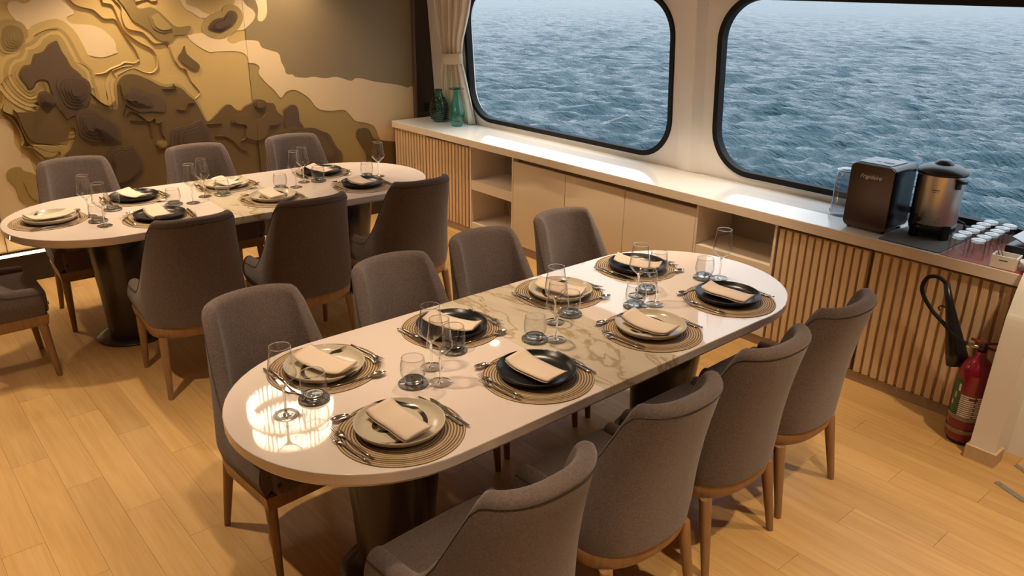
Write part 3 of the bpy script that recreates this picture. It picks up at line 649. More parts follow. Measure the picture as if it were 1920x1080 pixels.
# sea
def build_sea():
    nr, na = 900, 520
    r = 8.0 * np.exp(np.linspace(0, math.log(3200 / 8.0), nr)); a = np.radians(np.linspace(8, 112, na))
    Rr, A = np.meshgrid(r, a, indexing='ij')
    X = Rr * np.sin(A) + 0.0; Y = Rr * np.cos(A)
    Zh = np.zeros_like(X)
    rng = np.random.RandomState(4)
    cell = Rr * (math.log(400) / nr)
    for i in range(90):
        lam = 0.26 * (8.0 ** rng.rand()); th = rng.normal(0.64, 0.30); ph = rng.rand() * 6.28
        kx, ky = 2 * PI / lam * math.cos(th), 2 * PI / lam * math.sin(th)
        amp = 0.0112 * lam ** 0.9
        fade = np.clip((lam / cell - 1.8) / 2.0, 0, 1)
        w = np.sin(kx * X + ky * Y + ph)
        Zh += amp * fade * (w + 0.35 * np.sin(2 * (kx * X + ky * Y + ph)))
    V = np.stack([X, Y, -2.3 + Zh], -1).reshape(-1, 3)
    i = np.arange(nr - 1)[:, None] * na + np.arange(na - 1)[None, :]
    F = np.stack([i, i + na, i + na + 1, i + 1], -1).reshape(-1, 4)
    me = bpy.data.meshes.new('sea'); me.vertices.add(len(V)); me.vertices.foreach_set('co', V.astype(np.float32).ravel())
    me.loops.add(F.size); me.loops.foreach_set('vertex_index', F.astype(np.int32).ravel())
    me.polygons.add(len(F)); me.polygons.foreach_set('loop_start', np.arange(0, F.size, 4, dtype=np.int32)); me.polygons.foreach_set('loop_total', np.full(len(F), 4, dtype=np.int32))
    me.update(calc_edges=True); me.validate()
    me.polygons.foreach_set('use_smooth', [True] * len(me.polygons))
    me.materials.append(MATS['sea_water'])
    o = bpy.data.objects.new('sea', me); link(o)
    tag(o, 'choppy blue sea outside the windows', 'sea', kind='stuff')
build_sea()

# ------------------------------------------------------------------ sideboard under the windows
CX, FX = 3.88, 3.90           # worktop front, cabinet front
TOPZ = 0.812
wt = MB().loft([[(x, y, z) for x, y in ((CX + d, 0.972), (4.372, 0.972), (4.372, 6.166), (CX + d, 6.166))] for z, d in ((0.757, 0.001), (TOPZ - 0.002, 0), (TOPZ, 0.002))], smooth=False).build('worktop', 'counter_white')
tag(wt, 'long glossy white worktop running under the windows', 'worktop')
MB().box(CX - 0.0015, CX + 0.001, 0.972, 6.168, 0.7572, 0.809).build('front_edge', 'counter_edge', wt)
kb = MB().box(3.915, 4.36, 0.975, 6.185, 0.0, 0.06).build('baseboard_right', 'kick_wood'); struct(kb, 'recessed brown plinth under the window cabinets')
slat_mesh = {}
def slats(parent, y0, y1, n, z0, z1, w=0.031):
    p = (y1 - y0) / n
    key = (round(z0, 3), round(z1, 3), w)
    for i in range(n):
        yc = y0 + (i + 0.5) * p
        if key not in slat_mesh:
            o = MB().loft([[(x, y, z) for x, y in ((0.0125, -w / 2), (0.0125, w / 2), (0.002, w / 2), (0, w / 2 - 0.003), (0, -w / 2 + 0.003), (0.002, -w / 2))] for z in (z0, z1)], smooth=False).build('slat', 'slat_wood', parent, (FX, yc, 0))
            slat_mesh[key] = o.data
        else:
            o = bpy.data.objects.new('slat', slat_mesh[key]); o.location = (FX, yc, 0); link(o, parent)
def slat_cabinet(y0, y1, groups, label):
    t = empty('slatted_cabinet', (0, 0, 0)); tag(t, label, 'cabinet', 'slatted cabinets under the worktop')
    MB().box(3.945, 4.36, y0, y1, 0.062, 0.756).build('body', 'kick_wood', t)
    for a, b_, n, top in groups:
        MB().box(FX + 0.0128, 3.943, a, b_, 0.066, top).build('door', 'slat_back', t)
        slats(t, a, b_, n, 0.066, top)
    return t
slat_cabinet(5.046, 6.165, ((5.672, 6.163, 11, 0.752), (5.062, 5.664, 13, 0.738)), 'slatted wooden cabinet against the mural wall, below the green vases')
slat_cabinet(1.692, 2.228, ((1.696, 2.222, 12, 0.735),), 'slatted wooden cabinet between the open niche and the extinguisher cabinet')
slat_cabinet(0.975, 1.684, ((0.98, 1.680, 15, 0.738),), 'slatted wooden cabinet behind the fire extinguisher')
def niche(y0, y1, shelves, label):
    t = empty('open_shelf_cabinet', (0, 0, 0)); tag(t, label, 'cabinet', 'open shelf cabinets under the worktop')
    MB().box(4.27, 4.36, y0, y1, 0.062, 0.756).build('back_panel', 'shelf_inside', t)
    for a, b_ in ((y0, y0 + 0.016), (y1 - 0.016, y1)): MB().box(FX, 4.268, a, b_, 0.062, 0.756).build('side_panel', 'counter_edge', t)
    for z0, z1 in shelves: MB().box(FX + 0.002, 4.268, y0 + 0.017, y1 - 0.017, z0, z1).build('shelf', 'counter_edge', t)
niche(4.50, 5.045, ((0.062, 0.118), (0.40, 0.478)), 'open cabinet with two shelves beside the vases end')
niche(2.232, 2.786, ((0.062, 0.118), (0.425, 0.503)), 'open cabinet niche right of the cream doors')
for i, (a, b_) in enumerate(((3.934, 4.498), (3.367, 3.930), (2.788, 3.363))):
    t = empty('flat_cabinet', (0, 0, 0)); tag(t, ('left', 'middle', 'right')[i] + ' of the three flat cream cabinets under the worktop', 'cabinet', 'flat cream cabinets')
    MB().box(3.945, 4.36, a, b_, 0.062, 0.756).build('body', 'kick_wood', t)
    MB().box(FX, 3.920, a + 0.0015, b_ - 0.0015, 0.068, 0.722, 0.0015).build('door', 'cream_door', t)
# ------------------------------------------------------------------ chairs
def chair_path():
    pts = []
    for i in range(7): pts.append((-0.252 + 0.004 * (1 - i / 6), 0.205 - i * 0.285 / 6 + 0.0, 'L', i / 6))
    for i in range(1, 32):
        t = -PI / 2 + PI * i / 32
        e = 0.86
        sx = math.copysign(abs(math.sin(t)) ** e, math.sin(t)); cy = abs(math.cos(t)) ** e
        pts.append((0.252 * sx, -0.08 - 0.165 * cy, 'A', t))
    for i in range(7): pts.append((0.252 - 0.004 * (i / 6), -0.08 + i * 0.285 / 6, 'R', 1 - i / 6))
    return pts
def sstep(a, b_, t):
    t = min(1, max(0, (t - a) / (b_ - a))); return t * t * (3 - 2 * t)
def chair_h(kind, v):
    if kind == 'A':
        d = abs(v) / (PI / 2)
        if d < 0.68: return 0.912 - 0.006 * d
        if d < 0.81: return 0.9079 - 0.032 * ((d - 0.68) / 0.13) ** 2.2
        return 0.8759 - (0.8759 - 0.665) * ((d - 0.81) / 0.19) ** 0.95
    return 0.665 - (0.665 - 0.528) * (1 - max(0.0, 1 - (1 - v) / 0.42) ** 1.7) - 0.022 * (1 - v)
CP = chair_path()
def shell_section(i, th=0.060, zin=0.40, inset=0.0, grow=0.0):
    x, y, k, v = CP[i]
    xa, ya = CP[max(i - 1, 0)][:2]; xb, yb = CP[min(i + 1, len(CP) - 1)][:2]
    tx, ty = xb - xa, yb - ya; L = math.hypot(tx, ty); nx, ny = ty / L, -tx / L    # outward
    if x * nx + (y + 0.05) * ny < 0: nx, ny = -nx, -ny
    h = chair_h(k, v) ; r = th / 2
    out = []
    def place(off, z):
        q = max(0.0, (z - 0.42) / 0.465)
        sc = 1 - 0.185 * q ** 0.9 - 0.05 * max(0.0, (0.43 - z) / 0.07)
        px, py = x + nx * off, y + ny * off
        return (px * sc, py - 0.085 * q ** 1.15 + 0.015 * math.sin(PI * min(1, q)), z)
    z0 = 0.362
    for j in range(9): out.append(place(-0.004 * (1 - j / 8) ** 2 + 0.006 * math.sin(PI * j / 8), z0 + (h - r - z0) * j / 8))
    for j in range(1, 8):
        a = PI * j / 8; out.append(place(-r + r * math.cos(a), h - r + r * math.sin(a)))
    for j in range(9): out.append(place(-th - 0.012 * math.sin(PI * j / 8) * (0.5 if k != 'A' else 1), h - r - (h - r - zin) * j / 8))
    return out
def make_chair():
    t = empty('dining_chair')
    secs = [shell_section(i) for i in range(len(CP))]
    n = len(secs[0])
    fs = [(j * n + i, j * n + i + 1, (j + 1) * n + i + 1, (j + 1) * n + i) for j in range(len(secs) - 1) for i in range(n - 1)]
    fs += [tuple(range(n)), tuple((len(secs) - 1) * n + i for i in range(n))[::-1]]
    sh = MB().add([p for s_ in secs for p in s_], fs, True).build('backrest', 'fabric', t)
    auto_smooth(sh, 60)
    # seam running just outside the top edge of the shell
    line = [Vector(s_[8]) for s_ in secs]
    out = []
    for i, p in enumerate(line):
        x, y = CP[i][:2]; c = Vector((0, -0.05, p.z)); d = (p - c); d.z = 0; d.normalize(); out.append(p + d * 0.0003)
    MB().tube(out, 0.0018, 5).build('piping', 'seam_dark', sh)
    cu = MB().rbox(-0.205, 0.205, -0.205, 0.232, 0.360, 0.478, 0.022, 3)
    seat = cu.build('seat', 'fabric', t)
    bm = bmesh.new(); bm.from_mesh(seat.data)
    bmesh.ops.subdivide_edges(bm, edges=bm.edges[:], cuts=2, use_grid_fill=True)
    for v in bm.verts:
        if v.co.z > 0.46: v.co.z += 0.012 * (1 - (v.co.x / 0.22) ** 2) * (1 - ((v.co.y - 0.02) / 0.27) ** 2)
        if v.co.y < -0.06: v.co.x *= 1 - 0.55 * ((-0.06 - v.co.y) / 0.15) ** 1.6
    for f in bm.faces: f.smooth = True
    bm.to_mesh(seat.data); bm.free()
    loop = [(p[0] * 0.985, p[1] * 0.985) for p in CP]
    loop[0] = (-0.247, 0.228); loop[-1] = (0.247, 0.228)
    fr = MB()
    cc = (0, -0.02)
    rings = []
    for z, k in ((0.302, 0.915), (0.308, 0.935), (0.356, 0.962), (0.361, 0.955)):
        rings.append([(cc[0] + (x - cc[0]) * k, cc[1] + (y - cc[1]) * k, z) for x, y in loop])
    fo = fr.loft(rings, smooth=True).build('seat_frame', 'chair_wood', t); auto_smooth(fo, 40)
    for sx in (-1, 1):
        for (yt, yb, xt, xb) in ((0.185, 0.212, 0.210, 0.216), (-0.172, -0.222, 0.192, 0.210)):
            rings = []
            for q in (0.0, 0.25, 0.6, 1.0):
                z = 0.307 * q; cx = (xb + (xt - xb) * q) * sx; cy = yb + (yt - yb) * q; r = 0.0135 + 0.0105 * q
                rings.append([(cx + r * math.cos(a), cy + r * math.sin(a), z) for a in [PI / 4 + PI / 4 * i + (0.12 if i % 2 else -0.12) for i in range(8)]])
            auto_smooth(MB().loft(rings).build('leg', 'chair_wood', t), 50)
    MB().box(0.185, 0.200, 0.2325, 0.2345, 0.400, 0.415).build('cloth_tag', 'seam_dark', t)
    return t
chair = make_chair()
CH = [  # x, y, rot, scale, label
 (1.118, 1.418, 0.03, 1.0, 'taupe chair at the front table, near side, closest to camera'),
 (1.705, 1.455, 0, 1.0, 'taupe chair at the front table, near side, second from camera'),
 (2.245, 1.478, 0, 1.0, 'taupe chair at the front table, near side, third from camera'),
 (2.757, 1.5, 0, 1.0, 'taupe chair at the front table, near side, closest to the windows'),
 (1.055, 2.435, PI + 0.06, 1.0, 'taupe chair at the front table, far side, leftmost'),
 (1.665, 2.455, PI + 0.02, 1.0, 'taupe chair at the front table, far side, second from left'),
 (2.195, 2.51, PI, 1.0, 'taupe chair at the front table, far side, third from left'),
 (2.735, 2.53, PI, 1.0, 'taupe chair at the front table, far side, closest to the cabinets'),
 (1.235, 4.0, -0.06, 1.035, 'taupe chair at the rear table, near side, leftmost, back turned'),
 (1.855, 3.98, -0.05, 1.035, 'taupe chair at the rear table, near side, middle, back turned'),
 (2.53, 3.97, -0.04, 1.035, 'taupe chair at the rear table, near side, closest to the cabinets'),
 (1.08, 5.19, PI - 0.05, 1.035, 'taupe chair against the mural, leftmost of three'),
 (1.83, 5.17, PI - 0.05, 1.035, 'taupe chair against the mural, middle of three'),
 (2.51, 5.13, PI - 0.05, 1.035, 'taupe chair against the mural, rightmost of three'),
 (0.425, 4.64, -PI / 2, 1.0, 'taupe chair at the left end of the rear table'),
]
for i, (x, y, rz, sc, lb) in enumerate(CH):
    c = chair if i == 0 else copy_tree(chair)
    c.location = (x, y, 0); c.rotation_euler = (0, 0, rz); c.scale = (sc, sc, sc)
    tag(c, lb, 'chair', 'upholstered dining chairs')

# ------------------------------------------------------------------ tables
def stadium(hs, r, n=28):
    p = [(hs + r * math.cos(t), r * math.sin(t)) for t in [-PI / 2 + PI * i / n for i in range(n + 1)]]
    p += [(-hs + r * math.cos(t), r * math.sin(t)) for t in [PI / 2 + PI * i / n for i in range(n + 1)]]
    return p
def half_outline(hs, r, x_in, side, inset=0.0, n=28):
    r = r - inset; e = inset * 0
    arc = [(hs + r * math.cos(t), r * math.sin(t)) for t in [-PI / 2 + PI * i / n for i in range(n + 1)]]
    p = [(x_in, -r)] + arc + [(x_in, r)]
    return p if side > 0 else [(-x, y) for x, y in p][::-1]
def make_table(loc, rz, hs, r, leaf, label):
    t = empty('dining_table', loc, rz); tag(t, label, 'table', 'oval dining tables')
    Z1, Z0 = 0.75, 0.705
    prof = ((Z0, 0.010), (Z0 + 0.012, 0.001), (Z1 - 0.004, 0.0), (Z1 - 0.001, 0.0012), (Z1, 0.004))
    for sd in (1, -1):
        rings = [[(x, y, z) for x, y in half_outline(hs, r, leaf + 0.001, sd, ins)] for z, ins in prof]
        auto_smooth(MB().loft(rings).build('tabletop_half', 'table_white', t), 12)
    rings = [[(x, y, z) for x, y in ((-leaf, -r + ins), (leaf, -r + ins), (leaf, r - ins), (-leaf, r - ins))] for z, ins in prof]
    lf = MB().loft(rings, smooth=False).build('marble_leaf', 'marble_leaf', t); lf['label'] = 'veined beige marble centre leaf'
    for px in (-hs * 0.93, hs * 0.93):
        b_ = MB().lathe([(0, 0), (0.205, 0), (0.210, 0.004), (0.208, 0.011), (0.16, 0.016), (0, 0.016)], 48, (px, 0, 0)).build('base_plate', 'pedestal_dark', t)
        MB().lathe([(0.135, 0.016), (0.138, 0.12), (0.148, 0.30), (0.163, 0.46), (0.172, 0.56), (0.172, 0.62), (0.160, 0.665), (0.13, 0.693), (0.10, 0.704)], 48, (px, 0, 0)).build('pedestal', 'pedestal_dark', t)
    return t
make_table((1.940, 2.006, 0), 0, 0.787, 0.470, 0.191, 'long oval white table with marble centre leaf, nearest the camera')
make_table((1.83, 4.71, 0), math.radians(-3.1), 0.77, 0.50, 0.191, 'long oval white table in front of the mural')

# ------------------------------------------------------------------ tableware
def bar(secs, n=6):
    """flattened rod: list of (y, halfwidth, z, halfthick)"""
    return [[(hw * math.cos(a), y, z + ht * math.sin(a)) for a in [2 * PI * i / n for i in range(n)]] for y, hw, z, ht in secs]
def make_fork(sc=1.0):
    m = MB()
    m.loft(bar([(-0.105, 0.0025, 0.003, 0.0018), (-0.06, 0.0048, 0.003, 0.0022), (0.0, 0.0033, 0.003, 0.002), (0.035, 0.0027, 0.005, 0.0018), (0.050, 0.006, 0.0055, 0.0013), (0.062, 0.0115, 0.005, 0.0011), (0.070, 0.012, 0.0045, 0.001)], 8))
    for x in (-0.0096, -0.0032, 0.0032, 0.0096):
        m.loft([[(p[0] + x, p[1], p[2]) for p in rg] for rg in bar([(0.069, 0.0022, 0.0045, 0.001), (0.088, 0.0018, 0.0055, 0.0009), (0.108, 0.0010, 0.009, 0.0007)], 5)])
    return m
def make_knife():
    m = MB()
    m.loft(bar([(-0.110, 0.0045, 0.0035, 0.003), (-0.10, 0.0062, 0.0035, 0.0033), (-0.05, 0.0050, 0.0035, 0.003), (0.0, 0.0045, 0.0035, 0.0024)], 8))
    m.loft([[(x + (0.0025 if y > 0.05 else 0), y, z) for x, z in ((-hw, 0.0028), (hw, 0.0024), (hw, 0.0044), (-hw, 0.0046))] for y, hw in ((-0.001, 0.0040), (0.02, 0.0075), (0.07, 0.0085), (0.105, 0.006), (0.118, 0.0012))], smooth=False)
    return m
def make_spoon():
    m = MB()
    m.loft(bar([(-0.095, 0.0028, 0.003, 0.0018), (-0.05, 0.0046, 0.003, 0.0022), (0.01, 0.003, 0.0035, 0.002), (0.04, 0.0024, 0.006, 0.0018), (0.05, 0.004, 0.0065, 0.0015)], 8))
    prof = []
    for i in range(7):
        a = PI / 2 * i / 6; prof.append((math.sin(a), 0.0075 - 0.007 * math.cos(a)))
    for i in range(7):
        a = PI / 2 * (6 - i) / 6; prof.append((0.94 * math.sin(a), 0.0078 - 0.0055 * math.cos(a)))
    m.lathe(prof, 24, (0, 0.076, 0.0006), 0.0155, 0.030)
    return m
def make_napkin(seed):
    rnd = random.Random(seed)
    m = MB(); nx, ny = 8, 18
    def zf(u, v, lay):
        sag = 0.013 * (2 * v - 1) ** 4
        return 0.0085 + sag + 0.0028 * math.sin(v * 5.1 + seed) + 0.0018 * math.sin(u * 4 + v * 3 + seed)
    W, Lh = 0.106, 0.222
    for lay, (wx, ox, th) in enumerate(((W, 0.0, 0.0075), (W * 0.93, -0.006, 0.006))):
        rings = []
        for j in range(ny + 1):
            v = j / ny; y = (v - 0.5) * Lh * (1 - 0.02 * lay)
            wob = 0.004 * math.sin(v * 3 + seed); ring = []
            zb = (0.0 if lay else 0.006)
            top = [((u - 0.5) * wx + ox + wob, y + 0.02 * (u - 0.5), zf(u, v, lay) + zb + th * (1 - (abs(2 * u - 1)) ** 6 * 0.5)) for u in [i / nx for i in range(nx + 1)]]
            bot = [((u - 0.5) * wx * 0.99 + ox + wob, y + 0.02 * (u - 0.5), zf(u, v, lay) + zb - th * 0.1 + 0.5 * th * (abs(2 * u - 1)) ** 6) for u in [1 - i / nx for i in range(nx + 1)]]
            rings.append(top + bot)
        m.loft(rings)
    return m
PLATE = [(0, 0.0055), (0.085, 0.0055), (0.110, 0.0085), (0.126, 0.018), (0.1325, 0.027), (0.1345, 0.0285), (0.1370, 0.0275), (0.1365, 0.024), (0.128, 0.011), (0.112, 0.002), (0.09, 0.0), (0, 0.0)]
def mat_prof():
    p = [(0.0, 0.0)]
    n = 24
    p = [(0.0, 0.0028)]
    for i in range(n):
        r0 = 0.004 + (0.192 - 0.004) * i / n; d = (0.192 - 0.004) / n
        p += [(r0, 0.0022), (r0 + d * 0.3, 0.0040), (r0 + d * 0.7, 0.0040)]
    p += [(0.192, 0.0024), (0.1925, 0.001), (0.191, 0.0), (0.0, 0.0)]
    return p
WINE = [(0.0, 0.0012), (0.020, 0.0016), (0.0375, 0.0022), (0.0385, 0.0012), (0.0375, 0.0004), (0.001, 0.0)]
WINE_STEM = [(0.010, 0.0025), (0.0052, 0.006), (0.0036, 0.015), (0.0034, 0.05), (0.0036, 0.082), (0.0050, 0.092), (0.010, 0.0985)]
WINE_BOWL = [(0.0, 0.0965), (0.009, 0.0985), (0.0265, 0.1145), (0.0395, 0.129), (0.0422, 0.1345), (0.0418, 0.1385), (0.0385, 0.168), (0.0335, 0.205), (0.0312, 0.226)]
TUMB_OUT = [(0.0, 0.0), (0.022, 0.0), (0.027, 0.002), (0.036, 0.014), (0.0415, 0.032), (0.0425, 0.045), (0.0405, 0.066), (0.0365, 0.086)]
def ring_tube(r, z, rad, n=32, k=6):
    return [(r + rad * math.cos(a), z + rad * math.sin(a)) for a in [2 * PI * i / k for i in range(k)]]
def proto_wine():
    t = empty('wine_glass')
    MB().lathe(WINE, 32).build('foot', 'glass', t); MB().lathe(WINE_STEM, 12).build('stem', 'glass_solid', t)
    b_ = MB().lathe(WINE_BOWL, 36).build('bowl', 'glass', t)
    MB().lathe(ring_tube(0.0312, 0.226, 0.0010), 36, close=True).build('rim', 'glass_solid', b_)
    return t
def proto_tumbler():
    t = empty('tumbler')
    b_ = MB().lathe(TUMB_OUT[2:], 36).build('bowl', 'glass_grey', t)
    MB().lathe([(0.0, 0.0), (0.024, 0.0), (0.0285, 0.0025), (0.0340, 0.0115), (0.030, 0.0125), (0.018, 0.0105), (0.0, 0.010)], 32).build('heavy_base', 'glass_solid', t)
    MB().lathe(ring_tube(0.0365, 0.086, 0.0012), 36, close=True).build('rim', 'glass_solid', b_)
    return t
PR = {}
def place(key, maker, loc, rz, label, cat, group, scale=1.0):
    if key not in PR:
        o = maker(); PR[key] = o
    else:
        o = copy_tree(PR[key])
    o.location = loc; o.rotation_euler = (0, 0, rz); o.scale = (scale,) * 3
    tag(o, label, cat, group)
    return o
mk = lambda name, m, material: (lambda: m.build(name, material))
mk_mat = lambda: MB().lathe(mat_prof(), 72).build('placemat', 'woven')
def mk_plate(dark):
    def f():
        return MB().lathe(PLATE, 64).build('dinner_plate', 'plate_black' if dark else 'plate_stoneware')
    return f
def mk_sm(fn, name, material):
    return lambda: fn().build(name, material)
# seats: x, y, rot (0 = diner on the near side), dark plate?, wine xy, tumbler xy, phrase
T1Z = T2Z = 0.7502
S = [
 (1.085, 1.745, 0.0, False, None, None, 'front table, near side, first from left'),
 (1.635, 1.744, 0.0, True, None, None, 'front table, near side, second from left'),
 (2.231, 1.743, 0.0, False, None, None, 'front table, near side, third from left'),
 (2.737, 1.745, 0.0, True, None, None, 'front table, near side, last by windows'),
 (1.105, 2.254, PI, False, None, None, 'front table, far side, first from left'),
 (1.643, 2.250, PI, True, None, None, 'front table, far side, second from left'),
 (2.226, 2.257, PI, False, None, None, 'front table, far side, third from left'),
 (2.737, 2.265, PI, True, None, None, 'front table, far side, last by windows'),
 (1.278, 4.464, -0.054, True, None, None, 'rear table, near side, first from left'),
 (1.945, 4.465, -0.054, False, None, None, 'rear table, near side, middle'),
 (2.545, 4.425, -0.054, True, None, None, 'rear table, near side, last by cabinets'),
 (1.300, 4.985, PI - 0.054, True, None, None, 'rear table, mural side, first from left'),
 (1.857, 4.955, PI - 0.054, False, None, None, 'rear table, mural side, middle'),
 (2.510, 4.920, PI - 0.054, True, None, None, 'rear table, mural side, last by cabinets'),
 (0.790, 4.775, -PI / 2 - 0.054, False, None, None, 'rear table, left end'),
]
JN = random.Random(3)
for i, (x, y, rz, dark, _, _, ph) in enumerate(S):
    M3 = Matrix.Rotation(rz, 3, 'Z')
    def P(lx, ly, lz):
        v = M3 @ Vector((lx, ly, 0)); return (x + v.x, y + v.y, T1Z + lz)
    col = 'black' if dark else 'cream brushstroke'
    place('mat', mk_mat, P(0, 0, 0), rz, 'round woven placemat, ' + ph, 'placemat', 'round woven placemats')
    place('plate_' + str(dark), mk_plate(dark), P(0.004, 0.012, 0.0042), rz + JN.uniform(-0.3, 0.3), col + ' plate, ' + ph, 'plate', 'dinner plates')
    nk = i % 3
    nrot = (0.0 if rz > -1 and rz < 1 else (0.30 if rz > 1 else 0.1)) + JN.uniform(-0.05, 0.05)
    place('napkin%d' % nk, (lambda s_=nk: make_napkin(s_).build('napkin', 'napkin')), P(0.0, 0.010, 0.0100), rz + nrot, 'folded peach napkin on the plate, ' + ph, 'napkin', 'folded napkins')
    a = JN.uniform(-0.03, 0.03)
    place('fork', mk_sm(make_fork, 'dinner_fork', 'steel'), P(-0.150, 0.018, 0.0042), rz + 0.05 + a, 'larger fork next to the plate, ' + ph, 'fork', 'inner forks')
    place('fork_s', mk_sm(make_fork, 'side_fork', 'steel'), P(-0.171, -0.006, 0.0042), rz + 0.09 + a, 'smaller outer fork, ' + ph, 'fork', 'outer forks', 0.88)
    a = JN.uniform(-0.03, 0.03)
    place('knife', mk_sm(make_knife, 'dinner_knife', 'steel'), P(0.151, 0.012, 0.0042), rz + 0.02 + a, 'knife next to the plate, ' + ph, 'knife', 'inner knives')
    place('knife2', mk_sm(make_knife, 'side_knife', 'steel'), P(0.169, -0.012, 0.0042), rz - 0.02 + a, 'outer smaller knife, ' + ph, 'knife', 'outer knives', 0.92)
    place('spoon', mk_sm(make_spoon, 'dessert_spoon', 'steel'), P(-0.035, 0.158, 0.0042), rz + PI / 2 - 0.12 + JN.uniform(-0.05, 0.05), 'dessert spoon above the plate, ' + ph, 'spoon', 'dessert spoons')
GL = [  # wine xy, tumbler xy per seat above
 ((1.352, 1.915), (1.278, 1.966)), ((1.885, 1.915), (1.826, 1.970)), ((2.448, 1.908), (2.368, 1.948)), ((2.928, 1.930), (2.872, 1.975)),
 ((0.864, 2.045), (0.976, 2.080)), ((1.394, 2.025), (1.534, 2.085)), ((1.995, 2.040), (2.098, 2.060)), ((2.465, 2.020), (2.546, 2.036)),
 ((1.535, 4.665), (1.434, 4.700)), ((2.187, 4.650), (2.090, 4.672)), ((2.769, 4.594), (2.698, 4.630)),
 ((0.985, 4.730), (1.125, 4.796)), ((1.645, 4.770), (1.748, 4.752)), ((2.291, 4.745), (2.381, 4.719)), ((1.000, 4.490), (0.996, 4.600)),
]
for i, (w_, t_) in enumerate(GL):
    ph = S[i][6]
    place('wine', proto_wine, (w_[0], w_[1], T1Z), random.uniform(0, 3), 'tall wine glass, ' + ph, 'wine glass', 'wine glasses', 1.03)
    place('coaster', lambda: MB().lathe([(0, 0), (0.0485, 0), (0.050, 0.0015), (0.050, 0.006), (0.0485, 0.0075), (0, 0.0075)], 40).build('coaster', 'marble_coaster'), (t_[0], t_[1], T1Z), random.uniform(0, 6), 'grey marble coaster under the tumbler, ' + ph, 'coaster', 'marble coasters')
    place('tumbler', proto_tumbler, (t_[0] + 0.002, t_[1] + 0.002, T1Z + 0.0078), random.uniform(0, 3), 'rounded water tumbler on a coaster, ' + ph, 'tumbler', 'water tumblers', 1.02)
# ------------------------------------------------------------------ on the worktop
Z = TOPZ + 0.0003
# green vases
v1 = empty('textured_vase', (4.195, 5.875, Z)); tag(v1, 'dark green textured glass vase left of the teal vase', 'vase', 'glass vases')
pr = [(0.0, 0.003), (0.045, 0.0), (0.058, 0.008), (0.075, 0.05), (0.084, 0.10), (0.082, 0.145), (0.066, 0.195), (0.043, 0.235), (0.034, 0.255), (0.034, 0.285)]
MB().lathe(pr, 40).build('body', 'glass_green_dark', v1)
MB().lathe(ring_tube(0.034, 0.285, 0.003), 32, close=True).build('rim', 'glass_green_dark', v1)
dots = MB()
for j in range(11):
    z = 0.03 + j * 0.018
    rr = np.interp(z, [p[1] for p in pr[2:]], [p[0] for p in pr[2:]])
    for i in range(20):
        a = 2 * PI * (i + 0.5 * (j % 2)) / 20
        cx, cy = rr * math.cos(a), rr * math.sin(a)
        dots.lathe([(0.0001, -0.007), (0.006, -0.004), (0.0075, 0.0), (0.006, 0.004), (0.0001, 0.007)], 6, (cx, cy, z))
dots.build('glass_studs', 'glass_green_dark', v1)['kind'] = 'stuff'
v2 = empty('smooth_vase', (4.19, 5.60, Z)); tag(v2, 'teal glass vase with flared dark rim in front of the curtain', 'vase', 'glass vases')
MB().lathe([(0.0, 0.004), (0.045, 0.0), (0.055, 0.005), (0.068, 0.05), (0.074, 0.095), (0.068, 0.14), (0.050, 0.19), (0.034, 0.235), (0.026, 0.275), (0.025, 0.318)], 40).build('body', 'glass_green', v2)
MB().lathe([(0.024, 0.312), (0.062, 0.316), (0.068, 0.320), (0.066, 0.325), (0.024, 0.322)], 40, close=True).build('flared_rim', 'glass_green_dark', v2)

# curtain
cu = empty('curtain', (0, 0, 0)); tag(cu, 'cream curtain gathered by a tieback beside the left window', 'curtain')
KEYS = [(0.816, 5.545, 6.02, 0.035), (1.0, 5.585, 5.99, 0.032), (1.2, 5.63, 5.955, 0.028), (1.34, 5.665, 5.925, 0.020), (1.40, 5.665, 5.925, 0.020), (1.52, 5.64, 5.94, 0.028), (1.75, 5.53, 5.965, 0.036), (2.0, 5.45, 5.985, 0.04), (2.26, 5.40, 5.99, 0.042)]
rings = []
NF = 110
for j in range(40):
    z = 0.816 + (2.26 - 0.816) * j / 39
    ks = [k[0] for k in KEYS]
    ya, yb, am = (np.interp(z, ks, [k[i] for k in KEYS]) for i in (1, 2, 3))
    row = []
    for i in range(NF):
        u = i / (NF - 1)
        f = math.sin(u * 2 * PI * 9 + 0.6 * math.sin(z * 3)) * 0.75 + 0.35 * math.sin(u * 2 * PI * 4.3 + 1.3 + z * 0.7)
        row.append((WX(z) - 0.055 + am * f * 0.9, ya + (yb - ya) * u + 0.006 * math.sin(u * 50 + z * 2), z))
    rings.append(row)
cl = MB().loft(rings, cap=False, closed=False).build('drape', 'curtain_cloth', cu)
sm = cl.modifiers.new('thickness', 'SOLIDIFY'); sm.thickness = 0.003
tb = [[(WX(z) - 0.055 + (0.043 + b_) * math.cos(a), 5.795 + (0.138 + b_) * math.sin(a), z + 0.012 * math.cos(a + 0.6)) for a in [2 * PI * i / 40 for i in range(40)]] for z, b_ in ((1.325, 0), (1.33, 0.004), (1.37, 0.005), (1.41, 0.004), (1.415, 0))]
MB().loft(tb, cap=False).build('tieback', 'curtain_cloth', cu)

